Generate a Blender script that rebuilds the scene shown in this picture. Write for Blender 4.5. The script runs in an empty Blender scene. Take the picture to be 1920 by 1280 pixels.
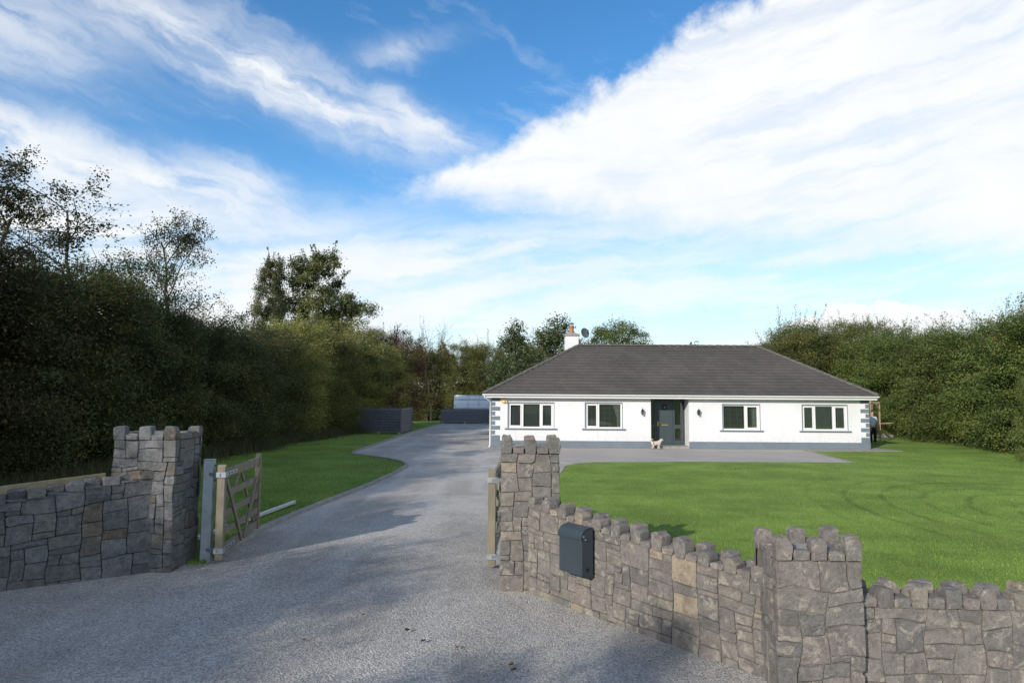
import bpy, bmesh, math, random
import numpy as np
from mathutils import Vector, Matrix

C = bpy.context.scene
COL = C.collection
R = math.radians

# ------------------------------------------------------------------ camera
cam_data = bpy.data.cameras.new("camera")
cam_data.lens = 24.0
cam_data.sensor_width = 36.0
cam_data.clip_start = 0.05
cam_data.clip_end = 6000.0
cam = bpy.data.objects.new("camera", cam_data)
COL.objects.link(cam)
cam.matrix_world = (Matrix.Translation((0, 0, 2.4)) @ Matrix.Rotation(R(94.6), 4, 'X') @ Matrix.Rotation(R(0.39), 4, 'Z'))
C.camera = cam

# ------------------------------------------------------------------ render look
C.view_settings.view_transform = 'Standard'
C.view_settings.look = 'None'
C.view_settings.exposure = 0.62
C.view_settings.gamma = 1.0
C.view_settings.use_curve_mapping = False
C.cycles.use_denoising = True
C.cycles.max_bounces = 6
C.cycles.diffuse_bounces = 3
C.cycles.glossy_bounces = 3
C.cycles.transmission_bounces = 4
C.cycles.transparent_max_bounces = 8
C.cycles.caustics_reflective = False
C.cycles.caustics_refractive = False

SUN_EL, SUN_AZ = 22.0, 36.0           # azimuth: degrees left of straight behind the camera
S_DIR = Vector((-math.sin(R(SUN_AZ)) * math.cos(R(SUN_EL)), -math.cos(R(SUN_AZ)) * math.cos(R(SUN_EL)), math.sin(R(SUN_EL))))
sun_data = bpy.data.lights.new("sun", 'SUN')
sun_data.energy = 3.15
sun_data.angle = R(0.53)
sun_data.color = (1.0, 0.93, 0.83)
sun = bpy.data.objects.new("sun", sun_data)
COL.objects.link(sun)
sun.rotation_euler = S_DIR.to_track_quat('Z', 'Y').to_euler()


# ------------------------------------------------------------------ node helper
class X:
    """A float socket with arithmetic."""
    def __init__(s, nt, v): s.nt, s.v = nt, v
    def _m(s, op, *a, clamp=False):
        n = s.nt.nodes.new('ShaderNodeMath'); n.operation = op; n.use_clamp = clamp
        for i, x in enumerate((s,) + a):
            x = x.v if isinstance(x, X) else x
            if isinstance(x, (int, float)): n.inputs[i].default_value = x
            else: s.nt.links.new(x, n.inputs[i])
        return X(s.nt, n.outputs[0])
    def __add__(s, o): return s._m('ADD', o)
    __radd__ = __add__
    def __sub__(s, o): return s._m('SUBTRACT', o)
    def __rsub__(s, o): return X(s.nt, float(o))._m('SUBTRACT', s)
    def __mul__(s, o): return s._m('MULTIPLY', o)
    __rmul__ = __mul__
    def __truediv__(s, o): return s._m('DIVIDE', o)
    def __neg__(s): return s * -1.0
    def pw(s, o): return s._m('POWER', o)
    def mx(s, o): return s._m('MAXIMUM', o)
    def mn(s, o): return s._m('MINIMUM', o)
    def f(s, op, *a): return s._m(op, *a)
    def clamp(s): return s._m('ADD', 0.0, clamp=True)
    def smooth(s, lo, hi, a=0.0, b=1.0):
        n = s.nt.nodes.new('ShaderNodeMapRange'); n.interpolation_type = 'SMOOTHSTEP'
        s.nt.links.new(s.v, n.inputs[0]) if not isinstance(s.v, float) else None
        for i, x in enumerate((lo, hi, a, b)): n.inputs[i + 1].default_value = x
        return X(s.nt, n.outputs[0])


class NT:
    def __init__(s, nt): s.nt = nt
    def n(s, t, ins=None, **p):
        nd = s.nt.nodes.new('ShaderNode' + t)
        for k, v in p.items(): setattr(nd, k, v)
        for k, v in (ins or {}).items():
            v = v.v if isinstance(v, X) else v
            if hasattr(v, 'is_output'): s.nt.links.new(v, nd.inputs[k])
            else: nd.inputs[k].default_value = v
        return nd
    def x(s, v): return X(s.nt, v)
    def xyz(s, v):
        o = s.n('SeparateXYZ', {0: v}).outputs
        return [X(s.nt, o[i]) for i in range(3)]
    def vec(s, a, b, c):
        return s.n('CombineXYZ', {0: a, 1: b, 2: c}).outputs[0]
    def noise(s, v, scale, detail=3.0, rough=0.55, dist=0.0, out=0, w=None):
        nd = s.n('TexNoise', {'Vector': v, 'Scale': scale, 'Detail': detail, 'Roughness': rough, 'Distortion': dist})
        return X(s.nt, nd.outputs[0]) if out == 0 else nd.outputs[1]
    def mix(s, f, a, b, mode='MIX'):
        nd = s.nt.nodes.new('ShaderNodeMix'); nd.data_type = 'RGBA'; nd.blend_type = mode
        for i, v in ((0, f), (6, a), (7, b)):
            v = v.v if isinstance(v, X) else v
            if hasattr(v, 'is_output'): s.nt.links.new(v, nd.inputs[i])
            elif i: nd.inputs[i].default_value = (*v[:3], 1.0)
            else: nd.inputs[i].default_value = v
        return nd.outputs[2]
    def ramp(s, f, stops, interp='LINEAR'):
        nd = s.n('ValToRGB', {0: f}); cr = nd.color_ramp; cr.interpolation = interp
        while len(cr.elements) < len(stops): cr.elements.new(0.5)
        for e, (p, c) in zip(cr.elements, stops): e.position = p; e.color = (*c, 1.0)
        return nd.outputs[0]
    def scale(s, c, f):
        return s.mix(1.0, c, s.n('CombineColor', {0: f, 1: f, 2: f}).outputs[0], 'MULTIPLY')


# ------------------------------------------------------------------ world: sky and clouds
world = bpy.data.worlds.new("World")
C.world = world
world.use_nodes = True
wt = world.node_tree
wt.nodes.clear()
W = NT(wt)
SKY = W.n('TexSky', sky_type='NISHITA')
SKY.sun_disc = False
SKY.sun_elevation = R(SUN_EL)
SKY.sun_rotation = R(180.0 + SUN_AZ)
SKY.altitude = 60.0
SKY.air_density = 1.0
SKY.dust_density = 0.35
SKY.ozone_density = 3.0
tc = W.n('TexCoord').outputs['Generated']
dx, dy, dz = W.xyz(tc)
az = dx.f('ARCTAN2', dy) * (180 / math.pi)
el = dz.mx(-1.0).mn(1.0).f('ARCSINE') * (180 / math.pi)
nA = W.noise(tc, 5.0, 6.0, 0.6)
nB = W.noise(W.n('VectorMath', {0: tc, 1: (3.1, 7.7, 1.3)}, operation='ADD').outputs[0], 5.0, 6.0, 0.6)
nC = W.noise(tc, 16.0, 7.0, 0.62)
nD = W.noise(W.vec(az * 0.42, el * 0.55, 4.0), 1.0, 5.0, 0.6)
azw = az + (nA - 0.5) * 6.0 + (nC - 0.5) * 3.4
elw = el + (nB - 0.5) * 3.5 + (nC - 0.5) * 1.6


def streaks(ang, la, lb, detail=5.0, seed=0.0):
    c, s_ = math.cos(R(ang)), math.sin(R(ang))
    u = (azw * c + elw * s_) * (1.0 / la)
    v = (elw * c - azw * s_) * (1.0 / lb)
    return W.noise(W.vec(u, v, dz * 2.0 + seed), 1.0, detail, 0.58)


st1 = streaks(-16, 9.0, 2.2)
st2 = streaks(7, 14.0, 2.0, seed=5.0)
keep = None


def layer(d):
    global keep
    t = 1.0 - d.clamp()
    keep = t if keep is None else keep * t


# soft banks and streaks of cloud: centre azimuth, elevation, half sizes, slope, strength
for (a0, e0, ra, re, ang, st, tex) in (
        (-19.5, 24.3, 13.0, 1.9, -18, 1.0, st1), (-26.5, 25.6, 5.5, 1.6, -15, .6, st1), (-7.9, 22.3, 6.0, 1.1, -20, .75, st1),
        (-11.2, 27.0, 4.9, .8, 12, .45, st1), (-39.5, 24.4, 8.0, 3.2, -5, .65, st1), (-29.5, 15.2, 12.0, 1.8, -8, 1.0, st1),
        (-38.1, 17.6, 6.5, 1.8, -12, 1.1, st1), (-22.2, 16.2, 4.8, 1.3, -10, .6, st1), (-33.7, 11.0, 12.0, 3.0, 0, 1.2, st2),
        (-19.2, 9.1, 8.0, 2.6, 5, 1.2, st2), (-23.0, 5.7, 11.2, 2.7, 0, .9, st2), (-9.0, 8.9, 13.5, 4.0, 8, .75, st2),
        (23.1, 10.2, 23.3, 2.2, 3, .6, st2), (34.5, 17.5, 11.0, 5.0, 10, .6, st2), (1.8, 11.7, 13.5, 1.8, 6, .6, st2)):
    c_, s_ = math.cos(R(ang)), math.sin(R(ang))
    u = ((azw - a0) * c_ + (elw - e0) * s_) * (1.0 / ra)
    v = ((elw - e0) * c_ - (azw - a0) * s_) * (1.0 / re)
    g = ((u * u + v * v) * -0.9).f('EXPONENT')
    layer(g * st * tex.smooth(0.32, 0.62, 0.22, 1.0))


def line_dist(p, q):
    (x0, y0), (x1, y1) = p, q
    L = math.hypot(x1 - x0, y1 - y0)
    return ((azw * 0.45 + az * 0.55 - x0) * (y1 - y0) - (elw * 0.45 + el * 0.55 - y0) * (x1 - x0)) * (1.0 / L)


# the large bank on the right: a crisp upper left edge that thins out downwards
s1 = line_dist((-6.0, 18.1), (19.2, 29.1)) + (nC - 0.5) * 3.4 + (nA - 0.5) * 5.5 + (nD - 0.5) * 2.0
s2 = line_dist((-7.0, 17.2), (26.0, 12.4))
edge = s1.smooth(-0.7, 1.2)
body = (s2 * -1.0 + (nC - 0.5) * 3.0).smooth(-2.4, 1.8, 0.08, 1.0)
fade_back = az.smooth(55.0, 95.0, 1.0, 0.3)
layer(edge * body * fade_back * st2.smooth(0.26, 0.56, 0.72, 1.0))
# thin general veil, thicker near the horizon all the way round
layer(el.smooth(18.0, 2.0, 0.0, 0.75) * st2.smooth(0.39, 0.61, 0.10, 1.0))
layer(st1.smooth(0.52, 0.8, 0.0, 0.22))
layer((el.smooth(-1.0, 1.0, 0.0, 1.0)) * az.f('ABSOLUTE').smooth(60, 110) * nA.smooth(0.45, 0.65, 0.05, 0.8))
# one small heap of cumulus low above the hedge
uu = (az - 28.3) * (1 / 6.4)
vv = (el - 5.2) * (1 / 2.1)
puff = W.noise(W.vec(az * 0.55, el * 0.8, 2.0), 1.0, 6.0, 0.55)
cum = (1.0 - (uu * uu + vv * vv) + (puff - 0.5) * 2.4).smooth(0.0, 0.32) * el.smooth(2.5, 4.0)
layer(cum)
dens = 1.0 - keep
# the air's own blue deepened a little, and the sunlit cloud
hs = W.n('HueSaturation', {'Hue': 0.499, 'Saturation': 1.24, 'Value': 0.86, 'Fac': 1.0, 'Color': SKY.outputs[0]})
low_tint = W.mix(el.smooth(17.0, 3.0, 0.0, 0.6), hs.outputs[0], (3.2, 4.0, 4.3))
shade_n = W.noise(tc, 7.0, 5.0, 0.6)
cloud_col = W.mix(shade_n.smooth(0.42, 0.72), (4.3, 4.37, 4.4), (3.95, 4.15, 4.35))
sky_col = W.mix(dens, low_tint, cloud_col)
bg = W.n('Background', {'Color': sky_col, 'Strength': 0.15})
W.n('OutputWorld', {'Surface': bg.outputs[0]})


# ------------------------------------------------------------------ object helpers
OFF = {}


def mesh_from(name, V, F, smooth=False):
    me = bpy.data.meshes.new(name)
    me.from_pydata([tuple(v) for v in V], [], [tuple(f) for f in F])
    if smooth: me.polygons.foreach_set('use_smooth', [True] * len(me.polygons))
    return me


def mesh_np(name, V, F):
    """Fast mesh from numpy arrays, all faces with the same number of corners."""
    me = bpy.data.meshes.new(name)
    n, (m, k) = len(V), F.shape
    me.vertices.add(n); me.vertices.foreach_set('co', np.asarray(V, np.float32).ravel())
    me.loops.add(m * k); me.loops.foreach_set('vertex_index', np.asarray(F, np.int32).ravel())
    me.polygons.add(m)
    me.polygons.foreach_set('loop_start', np.arange(0, m * k, k, dtype=np.int32))
    me.polygons.foreach_set('loop_total', np.full(m, k, np.int32))
    me.update(calc_edges=True)
    return me


def face_attr(me, name, vals):
    a = me.attributes.new(name, 'FLOAT', 'FACE')
    a.data.foreach_set('value', np.asarray(vals, np.float32))


def off(o): return OFF.get(o.name, Vector((0, 0, 0))) if o else Vector((0, 0, 0))


def put(name, me, mat, parent=None, world=True):
    """Link mesh ME as object NAME; its coordinates are world ones unless world is False."""
    if mat is not None and not me.materials: me.materials.append(mat)
    o = bpy.data.objects.new(name, me)
    COL.objects.link(o)
    if parent is not None:
        o.parent = parent
        if world:
            d = off(parent)
            if d.length: me.transform(Matrix.Translation(-d))
        OFF[o.name] = off(parent)
    return o


def tag(o, label=None, cat=None, group=None, kind=None):
    if label: o['label'] = label
    if cat: o['category'] = cat
    if group: o['group'] = group
    if kind: o['kind'] = kind
    return o


def thing(name, label, cat, loc=(0, 0, 0), group=None):
    o = bpy.data.objects.new(name, None)
    o.empty_display_size = 0.2
    COL.objects.link(o)
    o.location = loc
    OFF[o.name] = Vector(loc)
    return tag(o, label, cat, group, 'thing')


class MB:
    """Collects solids into one mesh."""
    def __init__(s): s.V, s.F = [], []
    def add(s, V, F):
        b = len(s.V); s.V += [Vector(v) for v in V]; s.F += [tuple(i + b for i in f) for f in F]
        return s
    def box(s, lo, hi, M=None):
        (x0, y0, z0), (x1, y1, z1) = lo, hi
        V = [Vector(p) for p in ((x0, y0, z0), (x1, y0, z0), (x1, y1, z0), (x0, y1, z0), (x0, y0, z1), (x1, y0, z1), (x1, y1, z1), (x0, y1, z1))]
        if M is not None: V = [M @ v for v in V]
        return s.add(V, [(3, 2, 1, 0), (4, 5, 6, 7), (0, 1, 5, 4), (1, 2, 6, 5), (2, 3, 7, 6), (3, 0, 4, 7)])
    def bar(s, p, q, w, h, up=(0, 0, 1), c=0.0):
        """A rectangular bar from p to q, w across and h along up, edges chamfered by c."""
        p, q = Vector(p), Vector(q); d = (q - p).normalized(); up = Vector(up)
        side = d.cross(up).normalized(); up = side.cross(d).normalized()
        a, b = w / 2, h / 2
        if c <= 0: prof = [(-a, -b), (a, -b), (a, b), (-a, b)]
        else: prof = [(-a + c, -b), (a - c, -b), (a, -b + c), (a, b - c), (a - c, b), (-a + c, b), (-a, b - c), (-a, -b + c)]
        n = len(prof)
        V = [o + side * x + up * y for o in (p, q) for x, y in prof]
        F = [(i, (i + 1) % n, n + (i + 1) % n, n + i) for i in range(n)] + [tuple(range(n - 1, -1, -1)), tuple(range(n, 2 * n))]
        return s.add(V, F)
    def tube(s, pts, rads, n=6, cap=True):
        pts = [Vector(p) for p in pts]
        if not hasattr(rads, '__len__'): rads = [rads] * len(pts)
        V, F, ref = [], [], None
        for i, p in enumerate(pts):
            d = (pts[min(i + 1, len(pts) - 1)] - pts[max(i - 1, 0)])
            d = d.normalized() if d.length > 1e-9 else Vector((0, 0, 1))
            if ref is None: ref = Vector((1, 0, 0)) if abs(d.x) < 0.9 else Vector((0, 1, 0))
            a = d.cross(ref).normalized(); b = d.cross(a).normalized(); ref = -b.cross(d) if False else ref
            V += [p + (a * math.cos(2 * math.pi * k / n) + b * math.sin(2 * math.pi * k / n)) * rads[i] for k in range(n)]
        for i in range(len(pts) - 1):
            for k in range(n):
                F.append((i * n + k, i * n + (k + 1) % n, (i + 1) * n + (k + 1) % n, (i + 1) * n + k))
        if cap: F += [tuple(range(n - 1, -1, -1)), tuple((len(pts) - 1) * n + k for k in range(n))]
        return s.add(V, F)
    def lathe(s, c, prof, n=16):
        c = Vector(c); V, F = [], []
        for r, z in prof:
            V += [c + Vector((r * math.cos(2 * math.pi * k / n), r * math.sin(2 * math.pi * k / n), z)) for k in range(n)]
        m = len(prof)
        for i in range(m - 1):
            for k in range(n):
                F.append((i * n + k, i * n + (k + 1) % n, (i + 1) * n + (k + 1) % n, (i + 1) * n + k))
        F += [tuple(range(n - 1, -1, -1)), tuple((m - 1) * n + k for k in range(n))]
        return s.add(V, F)
    def prism(s, poly, d):
        """Polygon (3D points) pushed along vector d."""
        P = [Vector(p) for p in poly]; d = Vector(d); n = len(P)
        return s.add(P + [p + d for p in P], [(i, (i + 1) % n, n + (i + 1) % n, n + i) for i in range(n)] + [tuple(range(n - 1, -1, -1)), tuple(range(n, 2 * n))])
    def put(s, name, mat, parent=None, smooth=False, bevel=0.0, world=True):
        me = mesh_from(name, s.V, s.F, smooth)
        bm = bmesh.new(); bm.from_mesh(me)
        bmesh.ops.recalc_face_normals(bm, faces=bm.faces)
        if bevel > 0:
            es = [e for e in bm.edges if len(e.link_faces) == 2 and e.calc_face_angle(0) > 0.6]
            bmesh.ops.bevel(bm, geom=es, offset=bevel, segments=1, affect='EDGES', clamp_overlap=True)
        bm.to_mesh(me); bm.free()
        return put(name, me, mat, parent, world)


def twin(o, parent, loc=(0, 0, 0)):
    """A copy of one part under another thing or at another place; shares its mesh."""
    c = o.copy(); COL.objects.link(c); c.parent = parent; c.location = Vector(o.location) + Vector(loc)
    OFF[c.name] = off(parent)
    return c


# ------------------------------------------------------------------ materials
MATS = {}


def new_mat(name):
    m = bpy.data.materials.new(name); m.use_nodes = True
    m.node_tree.nodes.clear()
    MATS[name] = m
    return m, NT(m.node_tree)


def finish(T, color, rough=0.8, bump=None, bump_d=0.01, spec=0.3, metal=0.0, extra=None):
    ins = {'Base Color': color, 'Roughness': rough, 'Specular IOR Level': spec, 'Metallic': metal}
    if isinstance(color, tuple): ins['Base Color'] = (*color, 1.0)
    if bump is not None:
        ins['Normal'] = T.n('Bump', {'Height': bump, 'Distance': bump_d, 'Strength': 1.0}).outputs[0]
    p = T.n('BsdfPrincipled', ins)
    T.n('OutputMaterial', {'Surface': p.outputs[0]})
    return p


def plain(name, c1, c2=None, scale=6.0, rough=0.6, bump=0.0, bump_scale=60.0, spec=0.3, metal=0.0, stretch=None):
    """Two close tones mixed by noise, fine relief."""
    m, T = new_mat(name)
    v = T.n('TexCoord').outputs['Object']
    if stretch: v = T.n('Mapping', {'Vector': v, 'Scale': stretch}).outputs[0]
    n1 = T.noise(v, scale, 5.0, 0.6)
    col = T.mix(n1.smooth(0.3, 0.7), c1, c2 or tuple(x * 0.82 for x in c1))
    finish(T, col, rough, (T.noise(v, bump_scale, 3.0) if bump else None), bump, spec, metal)
    return m


PVC = plain('white_pvc', (.68, .68, .675), (.65, .65, .645), 3, 0.35)
SLATE = plain('slate_grey_paint', (.15, .185, .215), (.13, .16, .185), 2.0, 0.7, 0.003, 60)
DOOR = plain('door_paint', (.05, .068, .074), (.044, .06, .066), 2.0, 0.4)  # colour darkened to stand in for the shade of the door recess
CONCRETE = plain('concrete', (.30, .29, .27), (.21, .205, .19), 5.0, 0.9, 0.006, 60)
GALV = plain('galvanised_steel', (.40, .43, .46), (.30, .33, .36), 9.0, 0.42, spec=0.5, metal=0.55)
TIMBER = plain('weathered_timber', (.225, .20, .148), (.16, .142, .108), 9.0, 0.8, 0.004, 50, stretch=(1, 1, .25))
NEWWOOD = plain('pale_timber', (.42, .35, .22), (.33, .26, .155), 7.0, 0.8, 0.003, 40)
DARKWOOD = plain('charcoal_slat', (.15, .153, .175), (.12, .123, .14), 5.0, 0.7, 0.004, 40)
ORANGEWOOD = plain('cedar', (.36, .265, .185), (.28, .195, .13), 6.0, 0.8)
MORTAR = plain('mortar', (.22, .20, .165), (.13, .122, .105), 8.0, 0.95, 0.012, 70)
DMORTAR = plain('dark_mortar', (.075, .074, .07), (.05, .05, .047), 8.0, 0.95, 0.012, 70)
ANTHRA = plain('anthracite_powder_coat', (.040, .055, .066), (.035, .048, .058), 4.0, 0.38, 0.001, 300, spec=0.5)
BLACKP = plain('black_plastic', (.018, .019, .021), (.014, .015, .016), 4.0, 0.45)
TERRA = plain('terracotta', (.40, .19, .12), (.30, .15, .10), 9.0, 0.8)
BRASS = plain('brass', (.62, .46, .18), (.5, .36, .13), 12.0, 0.3, metal=0.8)
CREAM = plain('yellow_plastic', (.72, .50, .16), (.62, .44, .16), 6.0, 0.5)
BARK = plain('bark', (.085, .072, .058), (.05, .042, .035), 7.0, 0.9, 0.02, 20)
DISHM = plain('dish_mesh', (.075, .085, .10), (.06, .068, .08), 6.0, 0.6)
BLINDM = plain('blind_slat', (.24, .25, .225), (.20, .21, .19), 3.0, 0.6)
CURTAIN = plain('net_curtain', (.62, .60, .54), (.5, .48, .43), 9.0, 0.9, stretch=(6, 1, .3))
DARKROOM = plain('dark_room', (.07, .072, .066), None, 2.0, 0.9)
GOLDEN = plain('fallen_leaf', (.30, .13, .03), (.2, .09, .03), 20.0, 0.7)


def render_mat():
    m, T = new_mat('white_render')
    p = T.n('NewGeometry').outputs['Position']
    x, y, z = T.xyz(p)
    n1 = T.noise(p, 0.7, 4.0); n2 = T.noise(T.vec(x * 3.0, y * 3.0, z * 0.25), 1.0, 5.0, 0.65); n3 = T.noise(p, 9.0, 5.0, 0.65)
    col = T.mix(n1.smooth(0.35, 0.65), (.655, .662, .672), (.622, .628, .636))
    col = T.mix(n2.smooth(0.52, 0.74, 0, .30), col, (.52, .51, .49))
    splash = z.smooth(0.85, 0.35) * n3.smooth(0.42, 0.66)
    col = T.mix(splash * 0.4, col, (.47, .45, .42))
    finish(T, col, 0.9, T.noise(p, 70.0, 4.0, 0.7), 0.006, 0.2)
    return m


WHITE = render_mat()


def glass_mat():
    m, T = new_mat('window_glass')
    fr = T.n('Fresnel', {'IOR': 1.5}).outputs[0]
    f = (T.x(fr) * 1.6 + 0.03).clamp()
    t = T.n('BsdfTransparent', {'Color': (.93, .96, .94, 1)})
    g = T.n('BsdfGlossy', {'Color': (.9, .9, .9, 1), 'Roughness': 0.02})
    mx = T.n('MixShader', {0: f, 1: t.outputs[0], 2: g.outputs[0]})
    T.n('OutputMaterial', {'Surface': mx.outputs[0]})
    return m


GLASS = glass_mat()


def poly_glass():
    m, T = new_mat('polycarbonate')
    v = T.n('TexCoord').outputs['Object']
    n1 = T.noise(v, 1.2, 3.0)
    p = finish(T, T.mix(n1, (.62, .68, .72), (.74, .78, .80)), 0.22, spec=0.6)
    return m


POLY = poly_glass()


def stone_mat(name, stops, lichen, dark):
    m, T = new_mat(name)
    rnd = T.x(T.n('ObjectInfo').outputs['Random'])
    v0 = T.n('TexCoord').outputs['Object']
    v = T.n('VectorMath', {0: v0, 1: T.vec(rnd * 37.0, rnd * 91.0, rnd * 53.0)}, operation='ADD').outputs[0]
    base = T.ramp(rnd, stops)
    n1 = T.noise(v, 10.0, 6.0, 0.68)
    n2 = T.noise(v, 30.0, 6.0, 0.7)
    n3 = T.noise(v, 120.0, 3.0, 0.7)
    n4 = T.noise(v, 7.0, 7.0, 0.72, 0.8)
    col = T.mix(n1.smooth(0.38, 0.68), base, T.mix(0.5, base, dark))
    col = T.mix(n4.smooth(0.53, 0.63, 0, 0.6), col, lichen)
    col = T.mix(n2.smooth(0.54, 0.66, 0, 0.5), col, dark)
    col = T.scale(col, n3.smooth(0.25, 0.75, 0.74, 1.24))
    h = n2 * 0.6 + n3 * 0.25 + n1 * 0.6
    finish(T, col, 0.9, h, 0.024, 0.25)
    return m


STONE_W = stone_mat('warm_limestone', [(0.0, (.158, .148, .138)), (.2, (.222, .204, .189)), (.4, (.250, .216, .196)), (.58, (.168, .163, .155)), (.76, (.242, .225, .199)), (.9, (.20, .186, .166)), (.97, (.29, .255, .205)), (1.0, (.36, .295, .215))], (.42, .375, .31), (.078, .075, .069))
STONE_C = stone_mat('shade_toned_limestone', [(0.0, (.165, .168, .172)), (.35, (.23, .232, .236)), (.6, (.135, .138, .142)), (.8, (.205, .202, .192)), (.93, (.175, .15, .12)), (1.0, (.12, .095, .08))], (.23, .23, .215), (.038, .042, .038))  # limestone made darker and cooler, the left wall's shade put into its colour


def leaf_mat(name, warm=0.08):
    m, T = new_mat(name)
    oc = T.n('ObjectInfo').outputs['Color']
    t = T.x(T.n('Attribute', attribute_name='tint').outputs['Fac'])
    hs = T.n('HueSaturation', {'Hue': (t - 0.5) * -0.05 + 0.5, 'Saturation': 1.0, 'Value': t * 0.9 + 0.55, 'Fac': 1.0, 'Color': oc}).outputs[0]
    col = T.mix(t.smooth(1.0 - warm, 1.0 - warm + 0.02, 0.0, 0.75), hs, (.20, .12, .03))
    d = T.n('BsdfPrincipled', {'Base Color': col, 'Roughness': 0.6, 'Specular IOR Level': 0.18})
    tr = T.n('BsdfTranslucent', {'Color': T.mix(0.5, col, T.scale(col, 1.6))})
    mx = T.n('MixShader', {0: 0.28, 1: d.outputs[0], 2: tr.outputs[0]})
    T.n('OutputMaterial', {'Surface': mx.outputs[0]})
    return m


LEAF = leaf_mat('hedge_leaves')


def lawn_marks(T, p, col):
    """Growth patches, and the wheel lines the mower left where it turned."""
    x, y, z = T.xyz(p)
    pat = T.noise(p, 0.55, 4.0, 0.6)
    col = T.scale(col, pat.smooth(0.3, 0.7, 0.80, 1.18))
    q = T.noise(p, 3.2, 4.0, 0.65)
    col = T.mix(q.smooth(0.56, 0.74, 0, .5), col, (.20, .24, .055))
    wx = (T.noise(p, 0.6, 3.0) - 0.5) * 1.1
    dx_, dy_ = x - 12.6, (y - 13.6) * 0.72
    r = (dx_ * dx_ + dy_ * dy_).f('SQRT') + wx * 0.45
    line = ((r * (1 / 0.78)).f('FRACT') - 0.5).f('ABSOLUTE').smooth(0.0, 0.14, 1.0, 0.0)
    gate = r.smooth(1.0, 1.8) * r.smooth(6.6, 5.2) * y.smooth(10.6, 12.4) * (dx_ - 2.2).smooth(1.0, -1.0) * T.noise(p, 0.9, 2.0).smooth(0.34, 0.52)
    return T.mix(line * gate * 0.42, col, (.035, .075, .014))


def grass_mats():
    m, T = new_mat('lawn_ground')
    p = T.n('NewGeometry').outputs['Position']
    x, y, z = T.xyz(p)
    n1 = T.noise(p, 0.35, 4.0, 0.6); n2 = T.noise(p, 2.2, 5.0, 0.65); n3 = T.noise(p, 28.0, 4.0, 0.7)
    col = T.mix(n1.smooth(0.3, 0.7), (.145, .235, .041), (.19, .28, .055))
    col = T.mix(n2.smooth(0.45, 0.75, 0, .55), col, (.205, .255, .065))
    col = T.mix(n2.smooth(0.42, 0.25, 0, .5), col, (.088, .158, .028))
    col = lawn_marks(T, p, col)
    col = T.scale(col, n3.smooth(0.25, 0.75, 0.62, 1.36))
    finish(T, col, 0.85, n3 + n2 * 0.5, 0.035, 0.15)
    b, T = new_mat('grass_blade')
    t = T.x(T.n('Attribute', attribute_name='tint').outputs['Fac'])
    col = T.ramp(t, [(0, (.105, .185, .028)), (.45, (.185, .28, .050)), (.8, (.245, .32, .070)), (1, (.34, .33, .14))])
    col = lawn_marks(T, T.n('NewGeometry').outputs['Position'], col)
    d = T.n('BsdfPrincipled', {'Base Color': col, 'Roughness': 0.55, 'Specular IOR Level': 0.25})
    tr = T.n('BsdfTranslucent', {'Color': col})
    mx = T.n('MixShader', {0: 0.3, 1: d.outputs[0], 2: tr.outputs[0]})
    T.n('OutputMaterial', {'Surface': mx.outputs[0]})
    h, T = new_mat('dry_grass')
    t = T.x(T.n('Attribute', attribute_name='tint').outputs['Fac'])
    col = T.ramp(t, [(0, (.035, .05, .018)), (.55, (.07, .075, .03)), (1, (.15, .12, .065))])
    finish(T, col, 0.8)
    return m, b, h


LAWN, BLADE, DRYGRASS = grass_mats()


def gravel_mats():
    m, T = new_mat('drive_gravel')
    p = T.n('NewGeometry').outputs['Position']
    x, y, z = T.xyz(p)
    vo = T.n('TexVoronoi', {'Vector': p, 'Scale': 62.0, 'Randomness': 1.0})
    vcol = T.x(T.n('SeparateColor', {0: vo.outputs['Color']}).outputs[0])
    n1 = T.noise(p, 0.45, 5.0, 0.6); n2 = T.noise(p, 3.0, 5.0, 0.6); n3 = T.noise(p, 150.0, 2.0)
    # tracks worn by wheels run along the drive
    tr = T.noise(T.vec(x * 1.3, y * 0.12, 0.0), 1.0, 3.0, 0.5)
    col = T.mix(n1.smooth(0.35, 0.65), (.315, .296, .27), (.435, .408, .372))
    col = T.mix(n2.smooth(0.5, 0.75, 0, .4), col, (.25, .237, .222))
    col = T.mix(tr.smooth(0.47, 0.62, 0, .6), col, (.46, .44, .41))
    near = y.smooth(24.0, 9.0, 0.35, 1.0)
    amp = (vcol - 0.45) * near * 0.8 + 1.0
    col = T.scale(col, amp * n3.smooth(0.2, 0.8, 0.85, 1.15))
    h = T.x(vo.outputs['Distance']) * -1.0
    finish(T, col, 0.9, h * near, 0.012, 0.2)
    t, T = new_mat('gravel_chip')
    f = T.x(T.n('Attribute', attribute_name='tint').outputs['Fac'])
    col = T.ramp(f, [(0, (.18, .172, .163)), (.35, (.31, .297, .28)), (.7, (.41, .395, .37)), (.92, (.52, .505, .475)), (1, (.40, .33, .25))])
    finish(T, col, 0.85, spec=0.25)
    a, T = new_mat('forecourt_asphalt')
    p = T.n('NewGeometry').outputs['Position']
    n1 = T.noise(p, 0.5, 4.0); n2 = T.noise(p, 40.0, 4.0, 0.7)
    col = T.mix(n1.smooth(0.35, 0.65), (.345, .318, .29), (.385, .353, .322))
    finish(T, T.scale(col, n2.smooth(0.25, 0.75, 0.8, 1.2)), 0.9, n2, 0.006, 0.2)
    g, T = new_mat('field_soil')
    p = T.n('NewGeometry').outputs['Position']
    n1 = T.noise(p, 0.2, 5.0); n2 = T.noise(p, 9.0, 4.0)
    col = T.mix(n1.smooth(0.35, 0.65), (.055, .095, .022), (.085, .11, .035))
    finish(T, T.scale(col, n2.smooth(0.25, 0.75, 0.7, 1.3)), 0.95, n2, 0.05, 0.1)
    return m, t, a, g


GRAVEL, CHIP, ASPHALT, FIELD = gravel_mats()


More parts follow.
